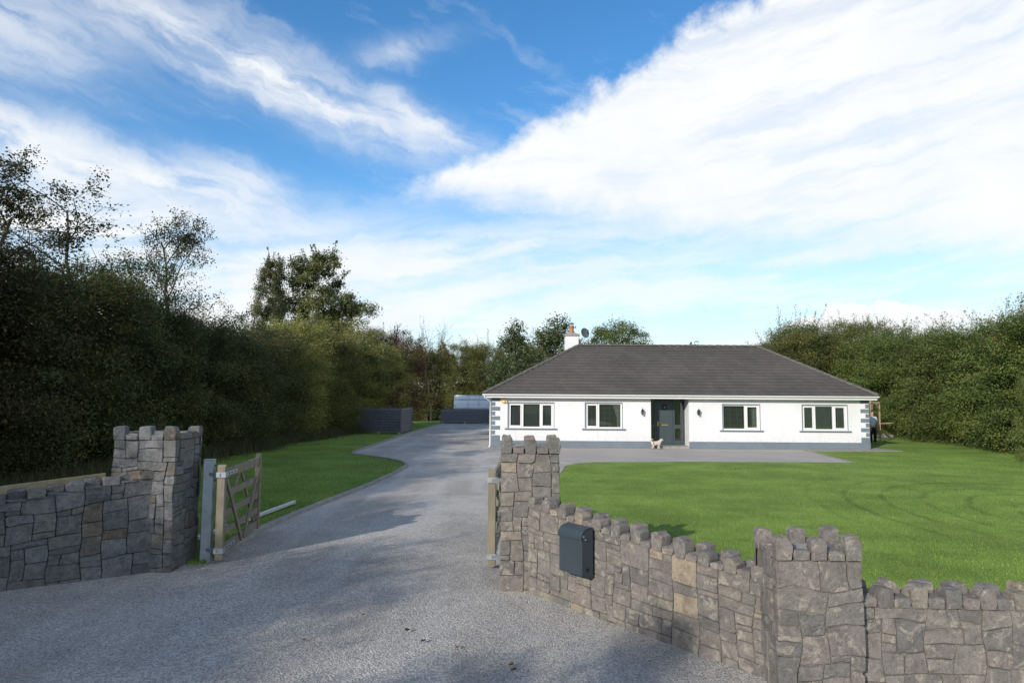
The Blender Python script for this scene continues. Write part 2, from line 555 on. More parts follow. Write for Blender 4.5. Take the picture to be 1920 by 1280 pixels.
def roof_mat():
    m, T = new_mat('concrete_roof_tile')
    v = T.n('NewGeometry').outputs['Position']
    t = T.x(T.n('Attribute', attribute_name='tint').outputs['Fac'])
    n1 = T.noise(v, 0.45, 5.0, 0.6); n2 = T.noise(v, 5.0, 5.0, 0.65)
    col = T.mix(n1.smooth(0.35, 0.65), (.078, .071, .065), (.098, .088, .080))
    col = T.mix(n2.smooth(0.55, 0.75, 0, .45), col, (.14, .13, .112))
    finish(T, T.scale(col, t * 0.16 + 0.92), 0.9, T.noise(v, 50.0, 3.0), 0.004, 0.25)
    return m


ROOF = roof_mat()
HIPTILE = plain('hip_tile', (.135, .125, .108), (.085, .08, .07), 6.0, 0.9, 0.006, 40)
# ------------------------------------------------------------------ ground
def sheet(name, poly, z, mat, label, cat, kind='structure', depth=0.0):
    bm = bmesh.new()
    vs = [bm.verts.new((x, y, z)) for x, y in poly]
    f = bm.faces.new(vs)
    if f.normal.z < 0: f.normal_flip()
    bm.normal_update()
    if f.normal.z < 0: f.normal_flip()
    if depth:
        r = bmesh.ops.extrude_face_region(bm, geom=[f])
        top = [g for g in r['geom'] if isinstance(g, bmesh.types.BMVert)]
        for v in vs: v.co.z = z - depth
        bmesh.ops.recalc_face_normals(bm, faces=bm.faces)
    bmesh.ops.triangulate(bm, faces=[x for x in bm.faces if len(x.verts) > 4])
    me = bpy.data.meshes.new(name); bm.to_mesh(me); bm.free()
    return tag(put(name, me, mat), label, cat, None, kind)


sheet('ground', [(-900, -900), (900, -900), (900, 2500), (-900, 2500)], -0.03, FIELD, 'rough green field ground around the property', 'ground')
KERB = [(-4.36, 10.3), (-4.43, 12.55), (-4.32, 14.14), (-4.05, 16.37), (-3.78, 18.73), (-3.60, 21.4), (-3.56, 23.2), (-3.66, 24.1), (-4.0, 25.0), (-4.6, 26.0), (-5.4, 26.9), (-6.5, 28.0), (-6.66, 29.2), (-6.66, 32.12), (-6.62, 37.19), (-6.60, 45.47), (-6.25, 59.7)]
sheet('driveway', [(-13, -9), (3.2, -9), (9.0, -9), (9.0, 5.9), (3.0, 6.0), (2.35, 6.35), (0.75, 8.9), (0.95, 12.0), (1.3, 20.0), (1.9, 24.1), (2.35, 24.9), (3.07, 25.3), (5.0, 25.6), (5.0, 31.8), (0.0, 33.0), (-0.9, 33.5), (-0.9, 62)]
      + [(x - 0.05, y) for x, y in reversed(KERB)] + [(-4.5, 9.9), (-13, 9.9)], 0.0, GRAVEL, 'grey gravel driveway running in between the stone pillars', 'driveway')
sheet('forecourt', [(3.07, 25.3), (6.81, 25.75), (12.8, 25.8), (13.42, 30.9), (13.42, 32.5), (-0.9, 32.5), (-0.9, 32.0), (1.5, 26.2), (2.35, 25.0)], 0.006, ASPHALT, 'pale grey forecourt surface in front of the bungalow', 'forecourt')
sheet('path', [(13.42, 31.1), (17.9, 31.5), (17.6, 33.2), (17.6, 43.0), (16.7, 43.0), (16.7, 32.4), (13.42, 32.4)], 0.045, CONCRETE, 'narrow concrete path around the corner of the bungalow', 'path', depth=0.06)
LEFT_LAWN = [(x, y) for x, y in KERB] + [(-6.3, 64), (-16, 64), (-16, 9.9), (-4.36, 9.9)]
sheet('lawn', LEFT_LAWN, 0.03, LAWN, 'shaded strip of lawn beside the tall dark hedge', 'lawn', depth=0.06)
RIGHT_LAWN = [(0.78, 8.9), (0.98, 12.0), (1.33, 20.0), (1.93, 24.0), (2.38, 24.8), (3.08, 25.22), (6.81, 25.68), (12.86, 25.73), (13.5, 30.9), (13.5, 31.05), (17.97, 31.45), (17.7, 33.2), (17.7, 43.0), (26, 60), (30, 60), (30, 6.0), (3.0, 6.0), (2.4, 6.35)]
sheet('lawn', RIGHT_LAWN, 0.03, LAWN, 'broad sunlit mown lawn in front of the bungalow', 'lawn', depth=0.06)
# concrete edging kerb along the drive
kb = MB()
for i in range(len(KERB) - 1):
    (xa, ya), (xb, yb) = KERB[i], KERB[i + 1]
    kb.bar((xa, ya, 0.02), (xb, yb, 0.02), 0.11, 0.10, c=0.012)
tag(kb.put('kerb', CONCRETE), 'low concrete edging kerb between drive and shaded lawn', 'kerb', None, 'structure')
kb = MB()
E2 = [(5.0, 25.56), (6.81, 25.72), (12.83, 25.77), (13.46, 30.9)]
for (xa, ya), (xb, yb) in zip(E2, E2[1:]): kb.bar((xa, ya, 0.0), (xb, yb, 0.0), 0.07, 0.07)
tag(kb.put('kerb', CONCRETE), 'thin concrete edging between forecourt and sunlit lawn', 'kerb', None, 'structure')


def inside(poly, P):
    x, y = P[:, 0], P[:, 1]
    r = np.zeros(len(P), bool); n = len(poly)
    for i in range(n):
        (x0, y0), (x1, y1) = poly[i], poly[(i + 1) % n]
        c = ((y0 > y) != (y1 > y))
        with np.errstate(divide='ignore', invalid='ignore'):
            r ^= c & (x < (x1 - x0) * (y - y0) / (y1 - y0 + 1e-12) + x0)
    return r


def in_view(P, pad=0.3):
    return (P[:, 1] > 1.0) & (np.abs(P[:, 0]) < P[:, 1] * 0.77 + pad)


def blades(name, P, h, w, mat, seed, lean=0.5, z0=0.03):
    rng = np.random.default_rng(seed); n = len(P)
    a = rng.uniform(0, 2 * np.pi, n); hh = h * rng.uniform(0.55, 1.25, n); ww = w * rng.uniform(0.7, 1.3, n)
    side = np.stack([np.cos(a), np.sin(a), np.zeros(n)], 1) * ww[:, None] / 2
    b = rng.uniform(0, 2 * np.pi, n); l = hh * lean * rng.uniform(0, 1, n)
    base = np.concatenate([P, np.full((n, 1), z0 - 0.005)], 1)
    tip = base + np.stack([np.cos(b) * l, np.sin(b) * l, hh], 1)
    V = np.stack([base - side, base + side, tip], 1).reshape(-1, 3)
    me = mesh_np(name, V, np.arange(3 * n).reshape(n, 3))
    face_attr(me, 'tint', rng.beta(2.2, 2.6, n))
    return put(name, me, mat)


def scatter(poly, dens, seed, y_max, falloff):
    """Points in a polygon, thinner with distance from the entrance."""
    rng = np.random.default_rng(seed)
    xs, ys = [p[0] for p in poly], [p[1] for p in poly]
    x0, x1, y0, y1 = min(xs), max(xs), min(ys), min(max(ys), y_max)
    n = int((x1 - x0) * (y1 - y0) * dens)
    P = np.stack([rng.uniform(x0, x1, n), rng.uniform(y0, y1, n)], 1)
    P = P[in_view(P)]
    P = P[rng.uniform(0, 1, len(P)) < np.minimum(1, (falloff / np.maximum(P[:, 1], 1)) ** 1.6)]
    return P[inside(poly, P)]


gr = blades('grass', scatter(RIGHT_LAWN, 1500, 3, 30, 8.5), 0.035, 0.010, BLADE, 4)
tag(gr, 'short mown grass covering the sunlit lawn', 'grass', None, 'stuff')
gr = blades('grass', scatter([(x + (-0.08 if i < len(KERB) else 0), y) for i, (x, y) in enumerate(LEFT_LAWN)], 1100, 5, 34, 9.5), 0.05, 0.014, BLADE, 6)
tag(gr, 'short grass on the shaded lawn by the hedge', 'grass', None, 'stuff')

# long dry grass and weeds at the foot of the hedge
rng = np.random.default_rng(11)
n = 16000
yy = rng.uniform(12, 44, n); xx = -11.2 + rng.normal(0, 0.45, n) + np.sin(yy * 0.9) * 0.2 + np.maximum(0, yy - 34) * 0.12
gr = blades('tall_grass', np.stack([xx, yy], 1), 0.55, 0.018, DRYGRASS, 12, 0.55)
tag(gr, 'long dry grass and weeds along the foot of the dark hedge', 'grass', None, 'stuff')
n = 2500
P = np.stack([rng.uniform(-8.8, -5.4, n), rng.uniform(9.9, 11.2, n)], 1)
gr = blades('tall_grass', P, 0.5, 0.014, DRYGRASS, 14, 0.5)
tag(gr, 'dry weeds growing behind the grey stone wall', 'grass', None, 'stuff')


def chips(name, P, smin, smax, seed):
    rng = np.random.default_rng(seed); n = len(P)
    o = np.array([[1, 0, 0], [0, 1, 0], [-1, 0, 0], [0, -1, 0], [0, 0, 1], [0, 0, -1]], float)
    s = rng.uniform(smin, smax, n) * (0.6 + rng.beta(1.5, 3, n))
    sh = rng.uniform(0.6, 1.2, (n, 6, 1)); ax = rng.uniform(0.6, 1.0, (n, 1, 3)) * np.array([1, 1, 0.62])
    a = rng.uniform(0, 2 * np.pi, n); ca, sa = np.cos(a), np.sin(a)
    V = o[None] * sh * ax * s[:, None, None] / 2
    V = np.stack([V[..., 0] * ca[:, None] - V[..., 1] * sa[:, None], V[..., 0] * sa[:, None] + V[..., 1] * ca[:, None], V[..., 2]], 2)
    V += np.concatenate([P, (s * 0.12)[:, None]], 1)[:, None, :]
    f = np.array([[0, 1, 4], [1, 2, 4], [2, 3, 4], [3, 0, 4], [1, 0, 5], [2, 1, 5], [3, 2, 5], [0, 3, 5]])[:4]
    F = (np.arange(n)[:, None, None] * 6 + f[None]).reshape(-1, 3)
    me = mesh_np(name, V.reshape(-1, 3), F)
    face_attr(me, 'tint', np.repeat(rng.uniform(0, 1, n), 4))
    return put(name, me, CHIP)


DRIVE_NEAR = [(-7.5, 3.2), (3.2, 3.2), (3.2, 5.7), (2.15, 5.75), (2.05, 6.1), (0.2, 8.55), (-0.15, 8.6), (-0.15, 9.5), (-0.35, 9.7), (-0.3, 16), (-4.2, 16), (-4.35, 10.4), (-4.5, 9.4), (-4.85, 9.3), (-6.2, 8.35), (-7.5, 7.4)]
ch = chips('gravel', scatter(DRIVE_NEAR, 3200, 21, 15, 6.5), 0.008, 0.021, 22)
tag(ch, 'loose grey gravel chippings strewn over the drive', 'gravel', None, 'stuff')

# ------------------------------------------------------------------ stone walls
def lay_rubble(L, H, seed, cell=0.066, wide=6, tall=4):
    """Cover an L by H face with interlocking squared rubble: rectangles on a small grid."""
    rng = random.Random(seed)
    nu, nv = max(2, round(L / cell)), max(2, round(H / cell))
    g = [[0] * nu for _ in range(nv)]; out = []
    for j in range(nv):
        for i in range(nu):
            if g[j][i]: continue
            h = rng.choice([2, 2, 2, 3, 3, 3, 4, 1] if tall >= 4 else [2, 2, 3, 1])
            h = min(h, nv - j)
            if nv - j - h == 1: h += 1
            w = max(rng.choice([2, 3, 3, 4, 4, 5, 6]), h) if h > 1 else rng.choice([2, 3, 4])
            w = min(w, wide)
            k = 0
            while k < w and i + k < nu and all(not g[jj][i + k] for jj in range(j, j + h)): k += 1
            r = 0
            while i + k + r < nu and not g[j][i + k + r]: r += 1
            if r == 1 and all(not g[jj][i + k] for jj in range(j, j + h)): k += 1
            if k == 0:
                k, h = 1, 1
            for jj in range(j, j + h):
                for ii in range(i, i + k): g[jj][ii] = 1
            out.append((i * L / nu, j * H / nv, (i + k) * L / nu, (j + h) * H / nv))
    return out


def warp_fn(seed, amp):
    rng = random.Random(seed)
    ks = [(rng.uniform(3, 13), rng.uniform(3, 13), rng.uniform(0, 6.3), rng.uniform(-1, 1), rng.uniform(-1, 1)) for _ in range(7)]
    def w(u, v):
        du = dv = 0
        for a, b, p, s, t in ks:
            q = math.sin(a * u + b * v + p); du += s * q; dv += t * math.sin(b * u - a * v + p * 2)
        return du * amp / 2, dv * amp / 2
    return w


def stone_mesh(name, outline, to3d, t, back, rng, bulge=0.004):
    """One dressed stone: outline (u,v) pushed from depth back to t with a worn arris and an uneven face."""
    n = len(outline)
    cu = sum(p[0] for p in outline) / n; cv = sum(p[1] for p in outline) / n
    size = max(max(p[0] for p in outline) - min(p[0] for p in outline), 0.03)
    def ring(d, w):
        r = []
        for u, v in outline:
            L = math.hypot(u - cu, v - cv) or 1
            k = max(0.3, 1 - d / L)
            r.append(to3d(cu + (u - cu) * k, cv + (v - cv) * k, w + rng.uniform(-.0025, .0025)))
        return r
    V = ring(0, back) + ring(0.001, t - 0.005) + ring(0.006, t)
    V.append(to3d(cu + rng.uniform(-.2, .2) * size, cv, t + rng.uniform(-bulge, bulge * 1.6)))
    F = []
    for k in range(2):
        for i in range(n):
            F.append((k * n + i, k * n + (i + 1) % n, (k + 1) * n + (i + 1) % n, (k + 1) * n + i))
    F += [(2 * n + i, 2 * n + (i + 1) % n, 3 * n) for i in range(n)]
    return mesh_from(name, V, F)


def outline_of(rect, warp, rng, gap=0.003, cut=0.013):
    u0, v0, u1, v1 = rect
    u0 += gap; v0 += gap; u1 -= gap; v1 -= gap
    w, h = u1 - u0, v1 - v0
    P = []
    def corner(cu, cv, su, sv, first):
        a = min(rng.uniform(.3, 1) * cut, w * .28); b = min(rng.uniform(.3, 1) * cut, h * .28)
        if rng.random() < .12: a, b = min(a * 2.6, w * .4), min(b * 2.6, h * .4)
        p, q = (cu + su * a, cv), (cu, cv + sv * b)
        P.extend((p, q) if first else (q, p))
    corner(u0, v0, 1, 1, False)
    if w > .16: P.append((u0 + w * rng.uniform(.4, .6), v0 + rng.uniform(-.003, .005)))
    corner(u1, v0, -1, 1, True)
    if h > .13: P.append((u1 + rng.uniform(-.005, .003), v0 + h * rng.uniform(.4, .6)))
    corner(u1, v1, -1, -1, False)
    if w > .16: P.append((u0 + w * rng.uniform(.4, .6), v1 + rng.uniform(-.005, .003)))
    corner(u0, v1, 1, -1, True)
    if h > .13: P.append((u0 + rng.uniform(-.003, .005), v0 + h * rng.uniform(.4, .6)))
    return [(u + warp(u, v)[0], v + warp(u, v)[1]) for u, v in P]


def face_stones(parent, origin, ud, nd, L, H, seed, mat, top=None, inset=0.0, amp=0.022, cell=0.060, z0=-0.04, proud=None):
    """Stones over one upright face. top(u) gives the height of the face at u."""
    rng = random.Random(seed); origin, ud, nd = Vector(origin), Vector(ud).normalized(), Vector(nd).normalized()
    proud = proud or ((0.012, 0.027) if mat is STONE_W else (0.014, 0.032))
    warp = warp_fn(seed, amp)
    for rect in lay_rubble(L, H, seed, cell):
        t = rng.uniform(*proud)
        def to3d(u, v, w):
            k = (top(min(max(u, 0), L)) - z0) / H if top else 1.0
            return origin + ud * u + nd * w + Vector((0, 0, z0 + v * k))
        ol = [(min(max(u, 0.0), L), min(max(v, 0), H - .003)) for u, v in outline_of(rect, warp, rng)]
        put('stone', stone_mesh('stone', ol, to3d, t, -0.03, rng), mat, parent)


def rock(parent, name, origin, ud, nd, w, h, d, seed, mat, round_top=0.03):
    """A free block: w along ud, h up, d along nd; worn corners, both faces dressed."""
    rng = random.Random(seed); origin, ud, nd = Vector(origin), Vector(ud).normalized(), Vector(nd).normalized()
    j = lambda a: rng.uniform(-a, a)
    c = lambda m: rng.uniform(.4, 1) * m
    rt, rb = min(round_top, w * .4), 0.006
    a1, b1, a2, b2 = c(rt), c(rt), c(rt), c(rt)
    if rng.random() < .45:                              # one shoulder broken away
        if rng.random() < .5: a1, b1 = w * rng.uniform(.2, .42), h * rng.uniform(.15, .38)
        else: a2, b2 = w * rng.uniform(.2, .42), h * rng.uniform(.15, .38)
    ol = [(rb, 0), (w - rb, 0), (w + j(.005), h * .45), (w + j(.006), h - b1), (w - a1, h + j(.008)), (w * .5 + j(.02), h + j(.014)), (a2, h + j(.008)), (j(.006), h - b2), (j(.005), h * .45)]
    n = len(ol); cu, cv = w / 2, h / 2
    def ring(k, dd):
        return [origin + ud * (cu + (u - cu) * k + j(.002)) + nd * (dd + j(.004)) + Vector((0, 0, (cv + (v - cv) * k if v > cv else v) + j(.002))) for u, v in ol]
    e1, e2 = rng.uniform(.82, .95), rng.uniform(.82, .95)
    V = ring(e1, d) + ring(1.0, d - .010) + ring(1.0, .010) + ring(e2, 0)
    F = [(k * n + i, k * n + (i + 1) % n, (k + 1) * n + (i + 1) % n, (k + 1) * n + i) for k in range(3) for i in range(n)]
    F += [tuple(range(n - 1, -1, -1)), tuple(range(3 * n, 4 * n))]
    return put(name, mesh_from(name, V, F), mat, parent)


def core(parent, pts, z0, tops, mat, name='mortar_core'):
    n = len(pts)
    V = [Vector((x, y, z0)) for x, y in pts] + [Vector((x, y, t)) for (x, y), t in zip(pts, tops)]
    F = [(i, (i + 1) % n, n + (i + 1) % n, n + i) for i in range(n)] + [tuple(range(n - 1, -1, -1)), tuple(range(n, 2 * n))]
    m = MB(); m.add(V, F)
    return m.put(name, mat, parent)


def crenels(parent, p0, p1, inward, thick, top, step, seed, mat, hi=0.165, lo=0.08, flip=0):
    """Two rows of cap stones along a wall, tall and low by turns, the back row out of step with the front."""
    p0, p1 = Vector((*p0, 0)), Vector((*p1, 0)); d = (p1 - p0); L = d.length; d.normalize(); nd = Vector((*inward, 0)).normalized()
    n = round(L / step); s = L / n; rng = random.Random(seed); half = thick / 2
    for i in range(n):
        for row in (0, 1):
            tall = (i + row + flip) % 2 == 0
            h = (hi if tall else lo) * rng.uniform(.9, 1.12)
            u = i * s + .004
            z = top(u + s / 2) - .012
            o = p0 + d * u + nd * (row * (half + .002) - .004 * (1 - row)) + Vector((0, 0, z))
            rock(parent, 'merlon_stone' if tall else 'coping_stone', o, d, nd, s - .008, h, half + .004, seed * 1000 + i * 2 + row, mat, .022 if tall else .008)


def pillar(label, x0, x1, y0, y1, H, seed, mat, mort, units=5, hi=0.19, lo=0.075):
    """A square gate pillar with stones on its four sides and a ring of battlements."""
    t = thing('stone_pillar', label, 'gate pillar', ((x0 + x1) / 2, (y0 + y1) / 2, 0), 'battlemented stone pillars of the entrance')
    zt = H - hi
    p = 0.035
    X0, X1, Y0, Y1 = x0 + p, x1 - p, y0 + p, y1 - p
    core(t, [(X0, Y0), (X1, Y0), (X1, Y1), (X0, Y1)], -0.05, [zt] * 4, mort)
    w, d = X1 - X0, Y1 - Y0
    hh = zt + .04
    face_stones(t, (X0 - p, Y0, 0), (1, 0, 0), (0, -1, 0), w + 2 * p, hh, seed, mat, None)
    face_stones(t, (X1 + p, Y1, 0), (-1, 0, 0), (0, 1, 0), w + 2 * p, hh, seed + 1, mat, None)
    face_stones(t, (X1, Y0, 0), (0, 1, 0), (1, 0, 0), d, hh, seed + 2, mat, None)
    face_stones(t, (X0, Y1, 0), (0, -1, 0), (-1, 0, 0), d, hh, seed + 3, mat, None)
    # battlements round the rim
    rng = random.Random(seed + 9)
    s = (x1 - x0) / units; b = min(s, .115); k = 0
    for row, yy in ((0, y0 + .004), (1, y1 - .004 - b)):
        for i in range(units):
            tall = i % 2 == 0
            h = (hi if tall else lo) * rng.uniform(.9, 1.08); k += 1
            rock(t, 'merlon_stone' if tall else 'coping_stone', (x0 + i * s + .004, yy, zt + .002), (1, 0, 0), (0, 1, 0), s - .008, h, b, seed * 77 + k, mat, .03 if tall else .02)
    m = max(3, round((y1 - y0 - 2 * b) / s)); m += (m % 2 == 0)
    s2 = (y1 - y0 - 2 * b - .012) / m
    for col, xx in ((0, x0 + .004), (1, x1 - .004 - b)):
        for i in range(m):
            tall = i == m // 2 and m > 4
            h = (hi if tall else lo) * rng.uniform(.9, 1.08); k += 1
            rock(t, 'merlon_stone' if tall else 'coping_stone', (xx, y0 + b + .006 + i * s2 + .003, zt + .002), (0, 1, 0), (1, 0, 0), s2 - .006, h, b, seed * 77 + k, mat, .03 if tall else .02)
    bm = MB(); q = b + .006
    bm.add([(x0 + q, y0 + q, zt + .05), (x1 - q, y0 + q, zt + .05), (x1 - q, y1 - q, zt + .05), (x0 + q, y1 - q, zt + .05), ((x0 + x1) / 2, (y0 + y1) / 2, zt + .085),
            (x0 + q, y0 + q, zt - .01), (x1 - q, y0 + q, zt - .01), (x1 - q, y1 - q, zt - .01), (x0 + q, y1 - q, zt - .01)],
           [(0, 1, 4), (1, 2, 4), (2, 3, 4), (3, 0, 4), (5, 6, 1, 0), (6, 7, 2, 1), (7, 8, 3, 2), (8, 5, 0, 3)])
    bm.put('mortar_top', CONCRETE, t)
    return t


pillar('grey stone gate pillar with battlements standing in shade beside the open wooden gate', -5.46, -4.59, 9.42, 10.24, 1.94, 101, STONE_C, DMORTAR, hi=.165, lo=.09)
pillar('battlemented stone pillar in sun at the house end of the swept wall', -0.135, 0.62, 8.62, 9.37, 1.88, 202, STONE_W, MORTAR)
pillar('short battlemented stone pillar on the sunlit roadside, its flat top in view', 2.17, 2.89, 5.70, 6.24, 1.26, 303, STONE_W, MORTAR, hi=0.18)


def swept_wall(label, p0, p1, inward, thick, h0, h1, seed, mat, mort, step, hi, lo, group, cell=.060, flip=0, both=False, curve=0.0):
    p0v, p1v = Vector((*p0, 0)), Vector((*p1, 0)); d = p1v - p0v; L = d.length; d.normalize(); nd = Vector((*inward, 0)).normalized()
    t = thing('stone_wall', label, 'stone wall', tuple((p0v + p1v) / 2), group)
    top = lambda u: h0 + (h1 - h0) * (u / L) - curve * math.sin(math.pi * min(max(u / L, 0), 1))
    N = 8
    f = [p0v + d * (L * i / N) + nd * .035 for i in range(N + 1)]
    b = [p0v + d * (L * i / N) + nd * (thick - .035) for i in range(N + 1)]
    pts = [(v.x, v.y) for v in f] + [(v.x, v.y) for v in reversed(b)]
    tops = [top(L * i / N) - .002 for i in range(N + 1)]
    m = MB(); n = len(pts); tt = tops + tops[::-1]
    V = [Vector((x, y, -.05)) for x, y in pts] + [Vector((x, y, z)) for (x, y), z in zip(pts, tt)]
    F = [(i, (i + 1) % n, n + (i + 1) % n, n + i) for i in range(n)]
    F += [(n + i, n + i + 1, n + (n - 2 - i), n + (n - 1 - i)) for i in range(N)]
    m.add(V, F); m.put('mortar_core', mort, t)
    face_stones(t, tuple(p0v + nd * .035), tuple(d), tuple(-nd), L, max(h0, h1), seed, mat, top, cell=cell)
    if both:
        face_stones(t, tuple(p1v + nd * (thick - .035)), tuple(-d), tuple(nd), L, max(h0, h1), seed + 5, mat, lambda u: top(L - u), cell=.1)
    crenels(t, p0, p1, inward, thick, top, step, seed, mat, hi, lo, flip)
    return t


WG = 'battlemented stone walls along the entrance'
def nrm(a, b, s):
    dx_, dy_ = b[0] - a[0], b[1] - a[1]; l = math.hypot(dx_, dy_)
    return (-dy_ / l * s, dx_ / l * s)


A, B = (0.20, 8.60), (2.20, 6.05)
swept_wall('sunlit stone wall sweeping down from the tall pillar, letterbox hung on it', A, B, nrm(A, B, 1), .30, 1.06, .81, 404, STONE_W, MORTAR, .142, .135, .062, WG, curve=.02)
A, B = (2.895, 5.80), (5.6, 5.80)
swept_wall('low sunlit stone wall running along the road beside the short pillar', A, B, nrm(A, B, 1), .30, .70, .66, 505, STONE_W, MORTAR, .143, .155, .075, WG, flip=1)
A, B = (-4.86, 9.44), (-7.5, 7.55)
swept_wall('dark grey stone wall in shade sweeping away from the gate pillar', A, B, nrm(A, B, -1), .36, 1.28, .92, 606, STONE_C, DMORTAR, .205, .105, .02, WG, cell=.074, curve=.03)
# ------------------------------------------------------------------ bungalow
HX0, HX1, HY0, HY1 = -0.94, 16.86, 32.35, 42.35
ZB, ZS = 0.0, 2.42                      # ground and soffit
house = thing('bungalow', 'long white single-storey house with dark hipped roof and grey quoins', 'house', (8.0, 37.0, 0))
WIN = [(-0.16, 1.99, 0.93, 2.11), (3.48, 5.21, 0.93, 2.12), (9.96, 11.70, 0.90, 2.09), (13.71, 15.83, 0.90, 2.09)]
DOORX0, DOORX1 = 6.57, 8.36


SHADEM = plain('drawn_shade', (.13, .14, .125), (.11, .118, .106), 5, .9)


def holed_wall(x0, x1, z0, z1, y, holes, depth):
    """A front face with openings and their reveals."""
    xs = sorted({x0, x1, *[h[0] for h in holes], *[h[1] for h in holes]}); zs = sorted({z0, z1, *[h[2] for h in holes], *[h[3] for h in holes]})
    m = MB(); V = {}
    def v(x, yy, z):
        k = (x, yy, z)
        if k not in V: V[k] = len(m.V); m.V.append(Vector(k))
        return V[k]
    for xa, xb in zip(xs, xs[1:]):
        for za, zb in zip(zs, zs[1:]):
            if any(h[0] <= xa and xb <= h[1] and h[2] <= za and zb <= h[3] for h in holes): continue
            m.F.append((v(xa, y, za), v(xb, y, za), v(xb, y, zb), v(xa, y, zb)))
    for a, b, c, d in holes:
        yb = y + depth(a)
        ring = [(a, c), (b, c), (b, d), (a, d)]
        for (xa, za), (xb, zb) in zip(ring, ring[1:] + ring[:1]):
            m.F.append((v(xa, y, za), v(xb, y, zb), v(xb, yb, zb), v(xa, yb, za)))
    return m


holes = WIN + [(DOORX0, DOORX1, 0.02, 2.41)]
m = holed_wall(HX0, HX1, ZB, ZS, HY0, holes, lambda a: .85 if a == DOORX0 else .13)
# side and back walls
q = [(HX0, HY0), (HX0, HY1), (HX1, HY1), (HX1, HY0)]
for (xa, ya), (xb, yb) in zip(q, q[1:]):
    m.add([(xa, ya, ZB), (xb, yb, ZB), (xb, yb, ZS), (xa, ya, ZS)], [(0, 1, 2, 3)])
me = mesh_from('wall', m.V, m.F)
put('wall', me, WHITE, house)
# plinth, split by the door recess
for a, b in ((HX0 - .02, DOORX0 - .002), (DOORX1 + .002, HX1 + .02)):
    MB().box((a, HY0 - .02, -.02), (b, HY0 + .05, .345)).put('plinth', SLATE, house, bevel=.006)
MB().box((HX0 - .02, HY0 + .05, -.02), (HX0 + .05, HY1, .345)).put('plinth', SLATE, house)
MB().box((HX1 - .05, HY0 + .05, -.02), (HX1 + .02, HY1, .345)).put('plinth', SLATE, house)
# quoins at the two front corners
for side in (0, 1):
    for i in range(9):
        z1 = 2.36 - i * .222
        w = .42 if i % 2 == 0 else .19
        z0 = z1 - (.185 if i < 8 else .235)
        if side == 0: lo, hi = (HX0 - .015, HY0 - .014, z0), (HX0 - .015 + w, HY0 + .3, z1)
        else: lo, hi = (HX1 + .015 - w, HY0 - .014, z0), (HX1 + .015, HY0 + .3, z1)
        MB().box(lo, hi).put('quoin', SLATE, house, bevel=.008)


